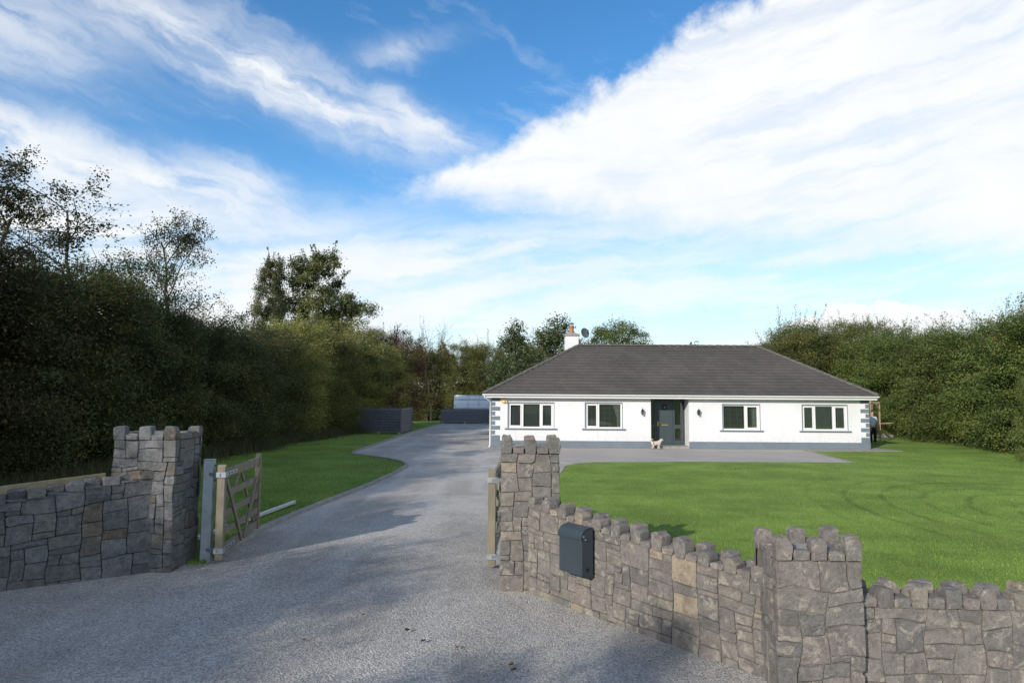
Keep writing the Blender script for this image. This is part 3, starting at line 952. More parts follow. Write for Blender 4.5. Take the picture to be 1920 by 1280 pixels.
def window(x0, x1, z0, z1, splits, blind, curtain):
    """Frame with mullions; panes, sill, blind and curtains as its pieces. splits: pane edges from x0."""
    y = HY0 + .075
    fr = MB(); fw, fd = .062, .07
    fr.box((x0, y, z0), (x1, y + fd, z0 + fw)); fr.box((x0, y, z1 - fw), (x1, y + fd, z1))
    fr.box((x0, y, z0 + fw), (x0 + fw, y + fd, z1 - fw)); fr.box((x1 - fw, y, z0 + fw), (x1, y + fd, z1 - fw))
    xs = [x0 + fw] + [s for s, _ in splits] + [x1 - fw]
    mw = .045
    for s, _ in splits: fr.box((s - mw, y, z0 + fw), (s + mw, y + fd, z1 - fw))
    f = fr.put('window', PVC, house)
    lights = []
    e = [x0 + fw] + [v for s, _ in splits for v in (s - mw, s + mw)] + [x1 - fw]
    lights = [(e[i], e[i + 1]) for i in range(0, len(e), 2)]
    for a, b in lights:
        narrow = (b - a) < .62
        if narrow:                                      # an opening sash proud of the frame
            s = MB(); w = .05; g = .004
            aa, bb, ca, cb = a + g, b - g, z0 + fw + g, z1 - fw - g
            s.box((aa, y - .012, ca), (bb, y + .05, ca + w)); s.box((aa, y - .012, cb - w), (bb, y + .05, cb))
            s.box((aa, y - .012, ca + w), (aa + w, y + .05, cb - w)); s.box((bb - w, y - .012, ca + w), (bb, y + .05, cb - w))
            s.put('sash', PVC, f)
            a, b, c, d = aa + w, bb - w, ca + w, cb - w
        else: c, d = z0 + fw, z1 - fw
        MB().box((a, y + .030, c), (b, y + .036, d)).put('pane', GLASS, f)
    s = MB(); s.prism([(x0 - .16, HY0 - .075, z0 - .065), (x0 - .16, HY0 + .075, z0 - .065), (x0 - .16, HY0 + .075, z0 - .002), (x0 - .16, HY0 - .075, z0 - .022)], (x1 - x0 + .32, 0, 0))
    s.put('sill', SLATE, f, bevel=.006)
    g = MB(); t_ = .028                                 # grey painted surround
    g.box((x0 - t_, HY0 - .008, z0), (x0 - .001, HY0 + .02, z1 + t_)); g.box((x1 + .001, HY0 - .008, z0), (x1 + t_, HY0 + .02, z1 + t_))
    g.box((x0 - .001, HY0 - .008, z1 + .001), (x1 + .001, HY0 + .02, z1 + t_)); g.put('surround', SLATE, f)
    if blind == 'slats':
        s = MB(); zz = z0 + .08
        while zz < z1 - .05:
            s.box((x0 + .04, HY0 + .19, zz), (x1 - .04, HY0 + .205, zz + .030)); zz += .036
        tag(s.put('blind', BLINDM, f), kind='stuff')
    elif blind == 'vertical':
        s = MB(); xx = x0 + .05
        while xx < x1 - .1:
            s.box((xx, HY0 + .19 + .01 * (int(xx * 30) % 2), z0 + .06), (xx + .085, HY0 + .205 + .01 * (int(xx * 30) % 2), z1 - .04)); xx += .092
        tag(s.put('blind', BLINDM, f), kind='stuff')
    elif blind == 'bars':
        s = MB()
        for a, b in lights:
            n = max(1, round((b - a) / .28))
            for i in range(1, n): s.box((a + (b - a) * i / n - .008, y + .044, z0 + .07), (a + (b - a) * i / n + .008, y + .052, z1 - .07))
        nz = 5
        for i in range(1, nz): s.box((x0 + .07, y + .056, z0 + (z1 - z0) * i / nz - .007), (x1 - .07, y + .062, z0 + (z1 - z0) * i / nz + .007))
        tag(s.put('glazing_bar', BLINDM, f), kind='stuff')
        s = MB(); s.box((x0 + .04, HY0 + .262, z0 + .03), (x1 - .04, HY0 + .266, z1 - .02)); s.put('blind', SHADEM, f)
    for (a, b, top_w) in curtain:
        n = 14; s = MB(); V = []
        for i in range(n + 1):
            for k, zz in enumerate((z0 + .05, z0 + (z1 - z0) * .45, z1 - .05)):
                bb = a + (b - a) * (1.0 if k == 2 else top_w if k == 1 else top_w * .9)
                V.append((a + (bb - a) * i / n, HY0 + .24 + .02 * math.sin(i * 2.4), zz))
        s.add(V, [(i * 3 + k, (i + 1) * 3 + k, (i + 1) * 3 + k + 1, i * 3 + k + 1) for i in range(n) for k in (0, 1)])
        s.put('curtain', CURTAIN, f, smooth=True)
    bx = MB(); yb = HY0 + 1.6
    bx.add([(x0 - .5, HY0 + .131, z0 - .6), (x1 + .5, HY0 + .131, z0 - .6), (x1 + .5, yb, z0 - .6), (x0 - .5, yb, z0 - .6),
            (x0 - .5, HY0 + .131, z1 + .25), (x1 + .5, HY0 + .131, z1 + .25), (x1 + .5, yb, z1 + .25), (x0 - .5, yb, z1 + .25)],
           [(0, 1, 2, 3), (4, 5, 6, 7), (2, 3, 7, 6), (1, 2, 6, 5), (0, 3, 7, 4)])
    bx.put('room', DARKROOM, f)


window(*WIN[0], [(0.515, 0), (1.375, 0)], 'slats', [])
window(*WIN[1], [(4.10, 0)], 'bars', [(5.14, 4.80, .45), (3.56, 3.75, .6)])
window(*WIN[2], [(11.04, 0)], 'bars', [(11.62, 11.38, .9)])
window(*WIN[3], [(14.31, 0), (15.20, 0)], 'vertical', [])

# recessed entrance: frame, sidelights, door
yd = HY0 + .78
e = MB()
for a, b in ((DOORX0 + .002, DOORX0 + .06), (6.90, 6.98), (7.80, 7.88), (8.30, DOORX1 - .002)): e.box((a, yd, .14), (b, yd + .07, 2.40))
e.box((DOORX0 + .06, yd, 2.30), (6.90, yd + .07, 2.40)); e.box((6.98, yd, 2.30), (7.80, yd + .07, 2.40)); e.box((7.88, yd, 2.30), (8.30, yd + .07, 2.40))
for a, b in ((DOORX0 + .06, 6.90), (7.88, 8.30)):
    e.box((a, yd, .14), (b, yd + .07, .34)); e.box((a, yd, .92), (b, yd + .07, 1.10))
fr = e.put('door_frame', DOOR, house)
for a, b in ((DOORX0 + .06, 6.90), (7.88, 8.30)):
    for c, d in ((.34, .92), (1.10, 2.30)): MB().box((a, yd + .03, c), (b, yd + .036, d)).put('pane', GLASS, fr)
hb = MB(); hb.box((DOORX0 + .05, yd + .25, .05), (8.32, yd + .27, 2.41)); hb.put('hall_wall', DARKROOM, house)
dm = MB(); dm.box((6.99, yd + .012, .15), (7.79, yd + .055, 2.29))
door = dm.put('door', DOOR, house, bevel=.004)
pn = MB()
for a, b, c, d in ((7.08, 7.36, .27, .95), (7.42, 7.70, .27, .95)):
    pn.box((a, yd + .004, c), (b, yd + .013, d))
tag(pn.put('door_panel', DOOR, door, bevel=.006))
MB().box((7.26, yd + .000, 1.80), (7.52, yd + .013, 2.06)).put('door_window', BLACKP, door, bevel=.01)
MB().box((7.24, yd - .004, 1.055), (7.54, yd + .012, 1.115)).put('letter_plate', BRASS, door, bevel=.006)
h = MB(); h.box((7.04, yd - .002, 1.02), (7.08, yd + .012, 1.26)); h.tube([(7.06, yd - .002, 1.18), (7.06, yd - .05, 1.18), (7.17, yd - .055, 1.18)], .011, 6)
h.put('handle', BRASS, door)
MB().lathe((7.39, yd - .006, 1.93), [(.0, -.03), (.028, -.03), (.028, .03), (0, .03)], 8).put('knocker', BRASS, door)
st = MB(); st.box((DOORX0 + .004, HY0 - .10, 0.0), (DOORX1 - .004, yd + .2, .13)); st.put('door_step', CONCRETE, house, bevel=.01)

# eaves: soffit, fascia, gutter
EX0, EX1, EY0, EY1 = -1.24, 17.08, 32.05, 42.65
m = MB()
m.add([(EX0, EY0, ZS), (EX1, EY0, ZS), (EX1, EY1, ZS), (EX0, EY1, ZS)], [(0, 1, 2, 3)]); m.put('soffit', PVC, house)
fs = MB(); zf0, zf1 = 2.34, 2.50
fs.box((EX0, EY0 - .02, zf0), (EX1, EY0, zf1)); fs.box((EX0, EY1, zf0), (EX1, EY1 + .02, zf1))
fs.box((EX0 - .02, EY0 - .02, zf0), (EX0, EY1 + .02, zf1)); fs.box((EX1, EY0 - .02, zf0), (EX1 + .02, EY1 + .02, zf1))
fs.put('fascia', PVC, house)
g = MB()
prof = [(0, .0), (.0, .075), (-.012, .08), (-.105, .08), (-.115, .07), (-.105, .03), (-.075, .004), (-.04, -.006)]
g.prism([(EX0 - .06, EY0 - .022 + y, 2.435 + z) for y, z in prof], (EX1 - EX0 + .12, 0, 0))
g.put('gutter', PVC, house, smooth=False)
ex = EX0 - .022
g = MB(); g.prism([(ex + y, EY0 - .01, 2.435 + z) for y, z in prof], (0, EY1 - EY0, 0)); g.put('gutter', PVC, house)
g = MB(); g.prism([(EX1 + .022 - y, EY0 - .01, 2.435 + z) for y, z in prof], (0, EY1 - EY0, 0)); g.put('gutter', PVC, house)
dp = MB(); dp.tube([(EX0 - .02, EY0 - .06, 2.43), (EX0 - .02, EY0 - .06, 2.36), (HX0 - .06, HY0 + .02, 2.16), (HX0 - .06, HY0 + .02, .1), (HX0 - .12, HY0 - .04, .03)], .036, 10)
dp.put('downpipe', PVC, house, smooth=True)

# roof: four slopes of interlocking tiles
RZ0, RZ1 = 2.535, 5.19
OX0, OX1, OY0, OY1 = EX0 - .05, EX1 + .05, EY0 - .06, EY1 + .06
RX0, RX1, RY = 3.65, 13.44, 37.3


def tiled(p0, p1, q0, q1, courses, tw, name):
    """Tiles over the slope between eave p0-p1 and top q0-q1."""
    p0, p1, q0, q1 = map(Vector, (p0, p1, q0, q1))
    ud = (p1 - p0).normalized(); L = (p1 - p0).length
    up = (q0 - p0) - ud * (q0 - p0).dot(ud); Hs = up.length; up.normalize()
    nn = ud.cross(up).normalized()
    if nn.z < 0: nn = -nn
    a0 = (q0 - p0).dot(ud); a1 = L - (q1 - p0).dot(ud)
    m = MB(); tint = []; rng = random.Random(len(name) + int(L * 10))
    cz = Hs / courses
    for c in range(courses):
        s0, s1 = c * cz - .03, (c + 1) * cz + .04
        x = -((c % 2) * tw / 2)
        while x < L:
            xa, xb = x + .002, x + tw - .002; x += tw
            def lim(s): return max(0, s) / Hs * a0, L - max(0, s) / Hs * a1
            la, lb = lim(max(s0, 0)); ua, ub = lim(min(s1, Hs))
            ba, bb, ta, tb = max(xa, la), min(xb, lb), max(xa, ua), min(xb, ub)
            if bb - ba < .01: continue
            ta, tb = min(ta, bb), max(tb, ba)
            if tb < ta: ta = tb = (ta + tb) / 2
            j = rng.uniform(-.003, .003)
            lo, hi = .058 + j, .012 + j
            P = [p0 + ud * ba + up * s0 + nn * (lo - .042), p0 + ud * bb + up * s0 + nn * (lo - .042),
                 p0 + ud * bb + up * s0 + nn * lo, p0 + ud * ba + up * s0 + nn * lo, p0 + ud * tb + up * min(s1, Hs) + nn * hi, p0 + ud * ta + up * min(s1, Hs) + nn * hi]
            m.add(P, [(0, 1, 2, 3), (3, 2, 4, 5)])
            tint += [rng.random()] * 2
    me = mesh_from(name, m.V, m.F); face_attr(me, 'tint', tint)
    return me


roof = MB()
e00, e10, e11, e01 = (OX0, OY0, RZ0), (OX1, OY0, RZ0), (OX1, OY1, RZ0), (OX0, OY1, RZ0)
r0, r1 = (RX0, RY, RZ1), (RX1, RY, RZ1)
roof.add([e00, e10, e11, e01, r0, r1], [(0, 1, 5, 4), (1, 2, 5), (2, 3, 4, 5), (3, 0, 4), (3, 2, 1, 0)])
me = mesh_from('roof', roof.V, roof.F); face_attr(me, 'tint', [.4] * len(roof.F))
ro = put('roof', me, ROOF, house)
for a, b, c, d in ((e00, e10, r0, r1), (e11, e01, r1, r0), (e01, e00, r0, r0), (e10, e11, r1, r1)):
    tag(put('roof_tile', tiled(a, b, c, d, 17, .33, 'roof_tile'), ROOF, ro), kind='stuff')
# ridge and hip tiles, one by one
rng = random.Random(5)


def cap_run(p, q, step):
    p, q = Vector(p), Vector(q); d = (q - p); n = max(1, round(d.length / step)); d.normalize(); s = (q - p).length / n
    side = d.cross(Vector((0, 0, 1))).normalized(); up = side.cross(d).normalized()
    for i in range(n):
        a = p + d * (i * s - .01); b = p + d * ((i + 1) * s + .015)
        V = []
        for o, k, l in ((a, 1.0, .028 + rng.uniform(0, .008)), (b, .93, .012)):
            for ang in range(0, 181, 36):
                V.append(o + side * (.125 * k * math.cos(R(ang))) + up * (.085 * k * math.sin(R(ang)) + l))
        n_ = 6
        F = [(j, j + 1, n_ + j + 1, n_ + j) for j in range(n_ - 1)] + [tuple(range(n_ - 1, -1, -1)), tuple(range(n_, 2 * n_))]
        mm = MB(); mm.add(V, F); mm.put('ridge_tile', HIPTILE, ro)


cap_run(e00, r0, .42); cap_run(e10, r1, .42); cap_run(r0, r1, .45)
# chimney
ch = MB(); ch.box((2.96, 37.75, 4.2), (3.70, 38.45, 5.78)); chim = ch.put('chimney', WHITE, house, bevel=.01)
cp = MB(); cp.box((2.90, 37.69, 5.78), (3.76, 38.51, 5.86))
cp.add([(2.93, 37.72, 5.861), (3.73, 37.72, 5.861), (3.73, 38.48, 5.861), (2.93, 38.48, 5.861), (3.13, 37.92, 5.96), (3.53, 37.92, 5.96), (3.53, 38.28, 5.96), (3.13, 38.28, 5.96)],
       [(0, 1, 5, 4), (1, 2, 6, 5), (2, 3, 7, 6), (3, 0, 4, 7), (4, 5, 6, 7)])
cp.put('chimney_cap', CONCRETE, chim)
MB().lathe((3.33, 38.1, 5.95), [(.15, 0), (.135, .03), (.125, .34), (.145, .36), (.145, .41), (.11, .42)], 18).put('chimney_pot', TERRA, chim, smooth=True)
cw = MB(); cw.lathe((3.33, 38.1, 6.47), [(.17, 0), (.16, .02), (.05, .085), (.0, .10)], 14)
for k in range(4): cw.box((3.33 + .1 * math.cos(k * 1.57) - .008, 38.1 + .1 * math.sin(k * 1.57) - .008, 6.36), (3.33 + .1 * math.cos(k * 1.57) + .008, 38.1 + .1 * math.sin(k * 1.57) + .008, 6.48))
cw.put('cowl', SLATE, chim)

# satellite dish on a bracket by the chimney
sd = thing('satellite_dish', 'dark grey mesh satellite dish bracketed to the white chimney', 'satellite dish', (4.02, 37.9, 5.6))
m = MB(); m.tube([(3.70, 38.0, 5.55), (3.98, 37.95, 5.55), (4.02, 37.95, 5.62), (4.02, 37.95, 5.95)], .022, 8); m.tube([(3.70, 38.0, 5.30), (3.98, 37.95, 5.50)], .015, 6); m.put('bracket', GALV, sd)
V, F = [], []
nr, na = 5, 20
ax = Vector((.35, -.88, .32)).normalized(); s_ = ax.cross(Vector((0, 0, 1))).normalized(); u_ = s_.cross(ax)
cc = Vector((4.04, 37.86, 5.93))
for sh in (0, .012):
    for i in range(nr + 1):
        for k in range(na):
            r_ = i / nr
            V.append(cc + s_ * (.25 * r_ * math.cos(2 * math.pi * k / na)) + u_ * (.30 * r_ * math.sin(2 * math.pi * k / na)) + ax * (.07 * r_ * r_ - sh))
B_ = (nr + 1) * na
for b in (0, B_):
    for i in range(nr):
        for k in range(na): F.append((b + i * na + k, b + i * na + (k + 1) % na, b + (i + 1) * na + (k + 1) % na, b + (i + 1) * na + k))
for k in range(na): F.append((nr * na + k, nr * na + (k + 1) % na, B_ + nr * na + (k + 1) % na, B_ + nr * na + k))
put('dish', mesh_from('dish', V, F, True), DISHM, sd)
m = MB(); pt = cc + ax * .34 - u_ * .12; m.tube([cc - u_ * .29 + ax * .05, pt], .012, 6); m.put('feed_arm', GALV, sd)
MB().lathe(pt + Vector((0, 0, -.04)), [(.0, 0), (.04, .0), (.045, .07), (.0, .09)], 10).put('receiver', BLACKP, sd)

# alarm box
ab = thing('alarm_box', 'cream and yellow alarm box under the eaves above the corner window', 'alarm box', (-.35, HY0, 2.16))
m = MB(); m.prism([(-.35 + .165 * math.cos(R(a)) * (1 if abs(math.sin(R(a))) < .9 else .8), HY0 - .07, 2.19 + .115 * math.sin(R(a))) for a in range(0, 360, 30)], (0, .069, 0)); m.put('case', CREAM, ab, bevel=.012)
MB().lathe((-.35, HY0 - .085, 2.17), [(0, -.03), (.05, -.03), (.05, .03), (0, .03)], 12).put('lens', PVC, ab)

# wall lanterns each side of the entrance
def lantern(x, label):
    t = thing('wall_lantern', label, 'lantern', (x, HY0, 1.7), 'black lanterns beside the front door')
    MB().box((x - .05, HY0 - .02, 1.62), (x + .05, HY0 - .001, 1.78)).put('back_plate', BLACKP, t, bevel=.008)
    m = MB(); m.tube([(x, HY0 - .02, 1.74), (x, HY0 - .09, 1.80), (x, HY0 - .13, 1.82)], .012, 6); m.put('arm', BLACKP, t)
    MB().lathe((x, HY0 - .13, 1.58), [(.0, 0), (.04, .005), (.062, .19), (.06, .195), (.0, .195)], 6).put('lamp_glass', GLASS, t)
    m = MB(); m.lathe((x, HY0 - .13, 1.776), [(.08, 0), (.075, .015), (.02, .07), (.012, .13), (.0, .135)], 6)
    for k in range(6): m.tube([(x + .041 * math.cos(k * R(60)), HY0 - .13 + .041 * math.sin(k * R(60)), 1.585), (x + .064 * math.cos(k * R(60)), HY0 - .13 + .064 * math.sin(k * R(60)), 1.776)], .006, 4)
    m.lathe((x, HY0 - .13, 1.55), [(.0, 0), (.03, .01), (.045, .03), (.0, .032)], 6)
    m.put('lantern_frame', BLACKP, t)


lantern(6.16, 'black wall lantern between the curtained window and the front door')
lantern(8.80, 'black wall lantern on the wall past the lit white side of the door recess')

# ------------------------------------------------------------------ letterbox on the swept wall
PA, PB = Vector((0.20, 8.60, 0)), Vector((2.20, 6.05, 0))
wd = (PB - PA).normalized(); wn = Vector((wd.y, -wd.x, 0)); wn = wn if wn.y < 0 else -wn
mbx = thing('letterbox', 'dark grey steel letterbox with curved top hung on the stone wall', 'letterbox', (1.0, 7.5, .8))
mc = PA + wd * .99 + wn * .02
bw, bh, bd = .365, .535, .175
zb = .435
def mp(u, w, z): return mc + wd * u + wn * w + Vector((0, 0, z))
prof = [(0, zb), (bd, zb + .03), (bd, zb + bh - .10)] + [(bd - .09 + .09 * math.cos(R(a)), zb + bh - .10 + .085 * math.sin(R(a))) for a in range(15, 91, 15)] + [(0, zb + bh)]
m = MB(); m.prism([mp(-bw / 2, w, z) for w, z in prof], wd * bw); m.put('box', ANTHRA, mbx, bevel=.006)
lid = [(bd + .004, zb + bh - .125), (bd + .012, zb + bh - .12), (bd + .012, zb + bh - .10)] + [(bd - .09 + .101 * math.cos(R(a)), zb + bh - .10 + .096 * math.sin(R(a))) for a in range(15, 91, 15)] + [(.03, zb + bh + .006), (.03, zb + bh + .001)] + [(bd - .09 + .094 * math.cos(R(a)), zb + bh - .10 + .088 * math.sin(R(a))) for a in range(90, 14, -15)]
m = MB(); m.prism([mp(-bw / 2 - .006, w, z) for w, z in lid], wd * (bw + .012)); m.put('flap', ANTHRA, mbx)
m = MB()
for zz in (zb + bh - .085, zb + bh - .12): m.tube([mp(bw / 2 + .001, bd - .055 + (.03 if zz > zb + bh - .1 else 0), zz), mp(bw / 2 + .012, bd - .055 + (.03 if zz > zb + bh - .1 else 0), zz)], .009, 10)
m.put('lock', GALV, mbx)
MB().tube([mp(bw / 2 + .001, .09, zb + .09), mp(bw / 2 + .006, .09, zb + .09)], .022, 14).put('vent_cap', BLACKP, mbx)

# ------------------------------------------------------------------ gates
def gate(label, h0, h1, Z0, Z1, front, post):
    """A five-bar timber leaf hinged at h0 and reaching to h1; FRONT is the side that faces the drive."""
    h0, h1, front = Vector((*h0, 0)), Vector((*h1, 0)), Vector((*front, 0)).normalized()
    t = thing('wooden_gate', label, 'gate', tuple(h0))
    d = (h1 - h0); L = d.length; d.normalize()
    z = lambda p, zz: p + Vector((0, 0, zz))
    sw = .11
    m = MB(); m.bar(z(h0, Z0), z(h0, Z1 - .02), sw, .085, up=d, c=.006)
    m.prism([z(h0 + d * (.0425 * math.cos(R(a))) - front * (sw / 2), Z1 - .021 + .035 * math.sin(R(a))) for a in range(0, 181, 30)], front * sw); m.put('hinge_stile', TIMBER, t)
    m = MB(); m.bar(z(h1, Z0 + .05), z(h1, Z1), .09, .075, up=d, c=.006); m.put('end_stile', TIMBER, t)
    H = Z1 - Z0
    zs = [Z0 + .13, Z0 + .36, Z0 + .62, Z0 + .90, Z1 - .13]
    hs = [.115, .095, .095, .095, .135]
    for zz, hh in zip(zs, hs):
        m = MB(); m.bar(z(h0 + d * .043, zz), z(h1 - d * .038, zz), .045, hh, c=.004); m.put('rail', TIMBER, t)
    mid = h0 + d * (L * .52); f = front * .036
    for a, b in ((z(h0 + d * .10 + f, Z1 - .20), z(mid - d * .06 + f, Z0 + .09)), (z(h1 - d * .08 + f, Z1 - .20), z(mid + d * .06 + f, Z0 + .09))):
        m = MB(); m.bar(a, b, .026, .075, up=d, c=.003); m.put('brace', TIMBER, t)
    for a, b in ((z(h0 + d * .09 - f, Z0 + .18), z(mid - d * .05 - f, Z1 - .16)), (z(h1 - d * .08 - f, Z0 + .18), z(mid + d * .05 - f, Z1 - .16))):
        m = MB(); m.bar(a, b, .026, .075, up=d, c=.003); m.put('brace', TIMBER, t)
    for zz in (Z1 - .13, Z0 + .13):
        m = MB()
        for s in (1, -1):
            o = front * (s * (sw / 2 + .006))
            m.bar(z(h0 - d * .06 + o, zz), z(h0 + d * .06 + o, zz), .010, .075)
            o2 = front * (s * .036)
            m.bar(z(h0 + d * .058 + o, zz), z(h0 + d * .12 + o2, zz), .008, .07)
            m.bar(z(h0 + d * .115 + o2, zz), z(h0 + d * .62 + o2, zz), .008, .06)
        m.bar(z(h0 - d * .055 - front * .06, zz), z(h0 - d * .055 + front * .06, zz), .012, .075)
        m.bar(z(h0 - d * .06, zz), z(Vector((*post, 0)), zz), .03, .045)
        hp = m.put('hinge_strap', GALV, t)
        b = MB()
        for k in (.2, .33, .5):
            for s in (1, -1): b.tube([z(h0 + d * k + front * (s * .039), zz), z(h0 + d * k + front * (s * .050), zz)], .011, 6)
        tag(b.put('bolt', BLACKP, hp), kind='stuff')
    return t


def steel_post(label, x, y, w, h, rot):
    t = thing('gate_post', label, 'gate post', (x, y, 0))
    c, s = math.cos(R(rot)), math.sin(R(rot))
    M = Matrix.Translation((x, y, 0)) @ Matrix.Rotation(R(rot), 4, 'Z')
    m = MB(); m.box((-w / 2, -w / 2, -.05), (w / 2, w / 2, h), M); m.put('post', GALV, t, bevel=.008)
    m = MB(); m.box((-w / 2 - .004, -w / 2 - .004, h + .001), (w / 2 + .004, w / 2 + .004, h + .008), M); m.put('post_cap', GALV, t)
    m = MB()
    for zz in (h - .08, h - .30): m.tube([M @ Vector((w / 2, .0, zz)), M @ Vector((w / 2 + .012, .0, zz))], .014, 8)
    tag(m.put('bolt', BLACKP, t), kind='stuff')


steel_post('square galvanised steel post holding the open wooden gate by the shaded pillar', -4.40, 10.08, .145, 1.45, 12)
gate('weathered timber gate standing open along the shaded drive edge, cross braces showing', (-4.17, 9.98), (-4.40, 12.02), .05, 1.38, (1, .11), (-4.40, 10.04))
steel_post('galvanised gate post half hidden behind the tall sunlit pillar', .10, 9.75, .14, 1.55, 0)
gate('timber gate folded back end-on beside the tall sunlit pillar', (-.265, 9.75), (-.17, 11.8), .05, 1.36, (-1, .05), (.05, 9.75))

pl = thing('metal_pole', 'pale metal pole lying on the grass behind the open gate', 'pole', (-4.9, 13, .05))
m = MB(); m.bar((-5.06, 11.2, .09), (-4.70, 15.05, .09), .06, .07, c=.01); m.put('rail_tube', plain('pale_metal', (.52, .54, .54), (.44, .46, .46), 5, .45), pl)
m = MB(); m.box((-4.73, 15.0, .03), (-4.67, 15.06, .06)); m.box((-5.02, 11.6, .03), (-4.97, 11.66, .06)); tag(m.put('foot', GALV, pl), kind='stuff')

# timber rail fence behind the shaded wall
tf = thing('rail_fence', 'pale timber rail on posts just behind the grey stone wall', 'fence', (-6.4, 9.2, 0))
m = MB(); m.bar((-5.70, 9.72, 1.235), (-8.0, 8.02, .99), .035, .115, c=.004); m.put('rail', NEWWOOD, tf)
for k in (.04, .5, .96):
    x, y = -5.70 - 2.3 * k, 9.72 - 1.70 * k
    m = MB(); m.bar((x + .03, y + .05, 0), (x + .03, y + .05, 1.17 - .245 * k), .07, .07, up=(1, 0, 0)); m.put('post', NEWWOOD, tf)

# ------------------------------------------------------------------ slatted boxes and greenhouse
def slat_box(name, label, cat, c0, c1, c2, h, n, feet):
    """An open-topped box of horizontal boards; c0-c1 front, c1-c2 side (ground points)."""
    c0, c1, c2 = (Vector((*c, 0)) for c in (c0, c1, c2)); c3 = c0 + (c2 - c1)
    t = thing(name, label, cat, tuple((c0 + c2) / 2))
    z0 = .12; s = (h - z0) / n
    for a, b in ((c0, c1), (c1, c2), (c2, c3), (c3, c0)):
        d = (b - a).normalized(); o = Vector((d.y, -d.x, 0))
        for k in range(n):
            zz = z0 + (k + .5) * s
            m = MB(); tilt = o * .055
            m.add([a + Vector((0, 0, zz - s * .48)) + tilt, b + Vector((0, 0, zz - s * .48)) + tilt, b + Vector((0, 0, zz + s * .20)), a + Vector((0, 0, zz + s * .44)),
                   a + Vector((0, 0, zz - s * .48)) - o * .01, b + Vector((0, 0, zz - s * .48)) - o * .01, b + Vector((0, 0, zz + s * .44)) - o * .02, a + Vector((0, 0, zz + s * .44)) - o * .02],
                  [(0, 1, 2, 3), (4, 5, 6, 7), (0, 1, 5, 4), (3, 2, 6, 7), (0, 3, 7, 4), (1, 2, 6, 5)])
            m.put('slat', DARKWOOD, t)
    for p in (c0, c1, c2, c3):
        m = MB(); q_ = p + ((c0 + c2) / 2 - p).normalized() * -.02; m.bar(q_ + Vector((0, 0, .0)), q_ + Vector((0, 0, h + .01)), .10, .10, up=(c1 - c0).normalized()); m.put('corner_post', DARKWOOD, t)
    for k in feet:
        p = c0 + (c1 - c0) * k
        m = MB(); m.box((p.x - .09, p.y - .12, -.02), (p.x + .09, p.y + .08, .14)); m.put('foot', CONCRETE, t)
    return t


slat_box('storage_bin', 'tall charcoal slatted timber box standing on the shaded grass by the drive', 'storage box', (-9.73, 43.8), (-6.86, 42.6), (-6.80, 46.6), 1.62, 9, (.04, .5, .97))
slat_box('raised_planter', 'long low charcoal slatted box at the far end of the drive', 'raised planter', (-6.1, 59.8), (1.5, 60.3), (1.4, 63.2), 1.22, 6, (.02, .27, .5))
gh = thing('greenhouse', 'low greenhouse with curved translucent panels behind the far slatted box', 'greenhouse', (-2, 65, 0))
PXS = [-5.35, -4.1, -3.1, -2.05, -.9, .3]
prof = [(64.0, .3), (64.0, 1.30), (64.12, 1.75), (64.35, 2.12), (64.7, 2.36), (65.2, 2.46)]
for a, b in zip(PXS, PXS[1:]):
    V = []
    for y, z in prof: V += [(a + .03, y, z), (b - .03, y, z)]
    m = MB(); m.add(V, [(2 * i, 2 * i + 1, 2 * i + 3, 2 * i + 2) for i in range(len(prof) - 1)])
    bm = bmesh.new(); me = mesh_from('panel', m.V, m.F); bm.from_mesh(me); bmesh.ops.solidify(bm, geom=bm.faces, thickness=.02); bm.to_mesh(me); bm.free()
    put('panel', me, POLY, gh)
for x in PXS:
    m = MB(); m.tube([(x, y - .05, z) for y, z in prof], .05, 6); m.put('rib', PVC, gh)
m = MB()
for y, z in (prof[1], prof[3], prof[-1]): m.bar((PXS[0], y - .06, z), (PXS[-1], y - .06, z), .06, .07)
m.put('frame', PVC, gh)
m = MB(); m.add([(PXS[0], y, z) for y, z in prof] + [(PXS[0], 65.2, .3)], [tuple(range(len(prof) + 1))]); m.put('gable', POLY, gh)
m = MB(); m.box((PXS[0], 65.22, .1), (PXS[-1], 65.4, 2.4)); m.put('back_wall', SLATE, gh)
# ------------------------------------------------------------------ foliage
def unit(v): return v / np.maximum(np.linalg.norm(v, axis=-1, keepdims=True), 1e-9)


def leaf_quads(P, N, size, rng, aspect=.55):
    """One pointed leaf (a folded diamond) at every point P with rough normal N."""
    n = len(P)
    N = unit(N)
    T_ = unit(np.cross(N, rng.normal(size=(n, 3))))
    B = np.cross(N, T_)
    L = size * rng.uniform(.6, 1.25, n)[:, None]
    a = P - T_ * L * .5; b = P + B * L * aspect * .5 + N * L * .10; c = P + T_ * L * .5 - N * L * .08; d = P - B * L * aspect * .5 + N * L * .10
    return np.stack([a, b, c, d], 1).reshape(-1, 3)


def leaves_mesh(name, P, N, size, rng, tint=None, aspect=.55):
    V = leaf_quads(P, N, size, rng, aspect)
    me = mesh_np(name, V, np.arange(len(V)).reshape(-1, 4))
    t = rng.beta(2, 2, len(P)) if tint is None else np.clip(tint + rng.normal(0, .16, len(P)), 0, 1)
    face_attr(me, 'tint', t)
    me.materials.append(LEAF)
    return me


def shoot_curve(p, d, L, rng, droop=.35, n=7):
    pts = [p]; d = d / np.linalg.norm(d)
    for i in range(n):
        d = d + rng.normal(0, .13, 3) + np.array([0, 0, -droop * i / n * .35]); d /= np.linalg.norm(d)
        pts.append(pts[-1] + d * L / n)
    return np.array(pts)


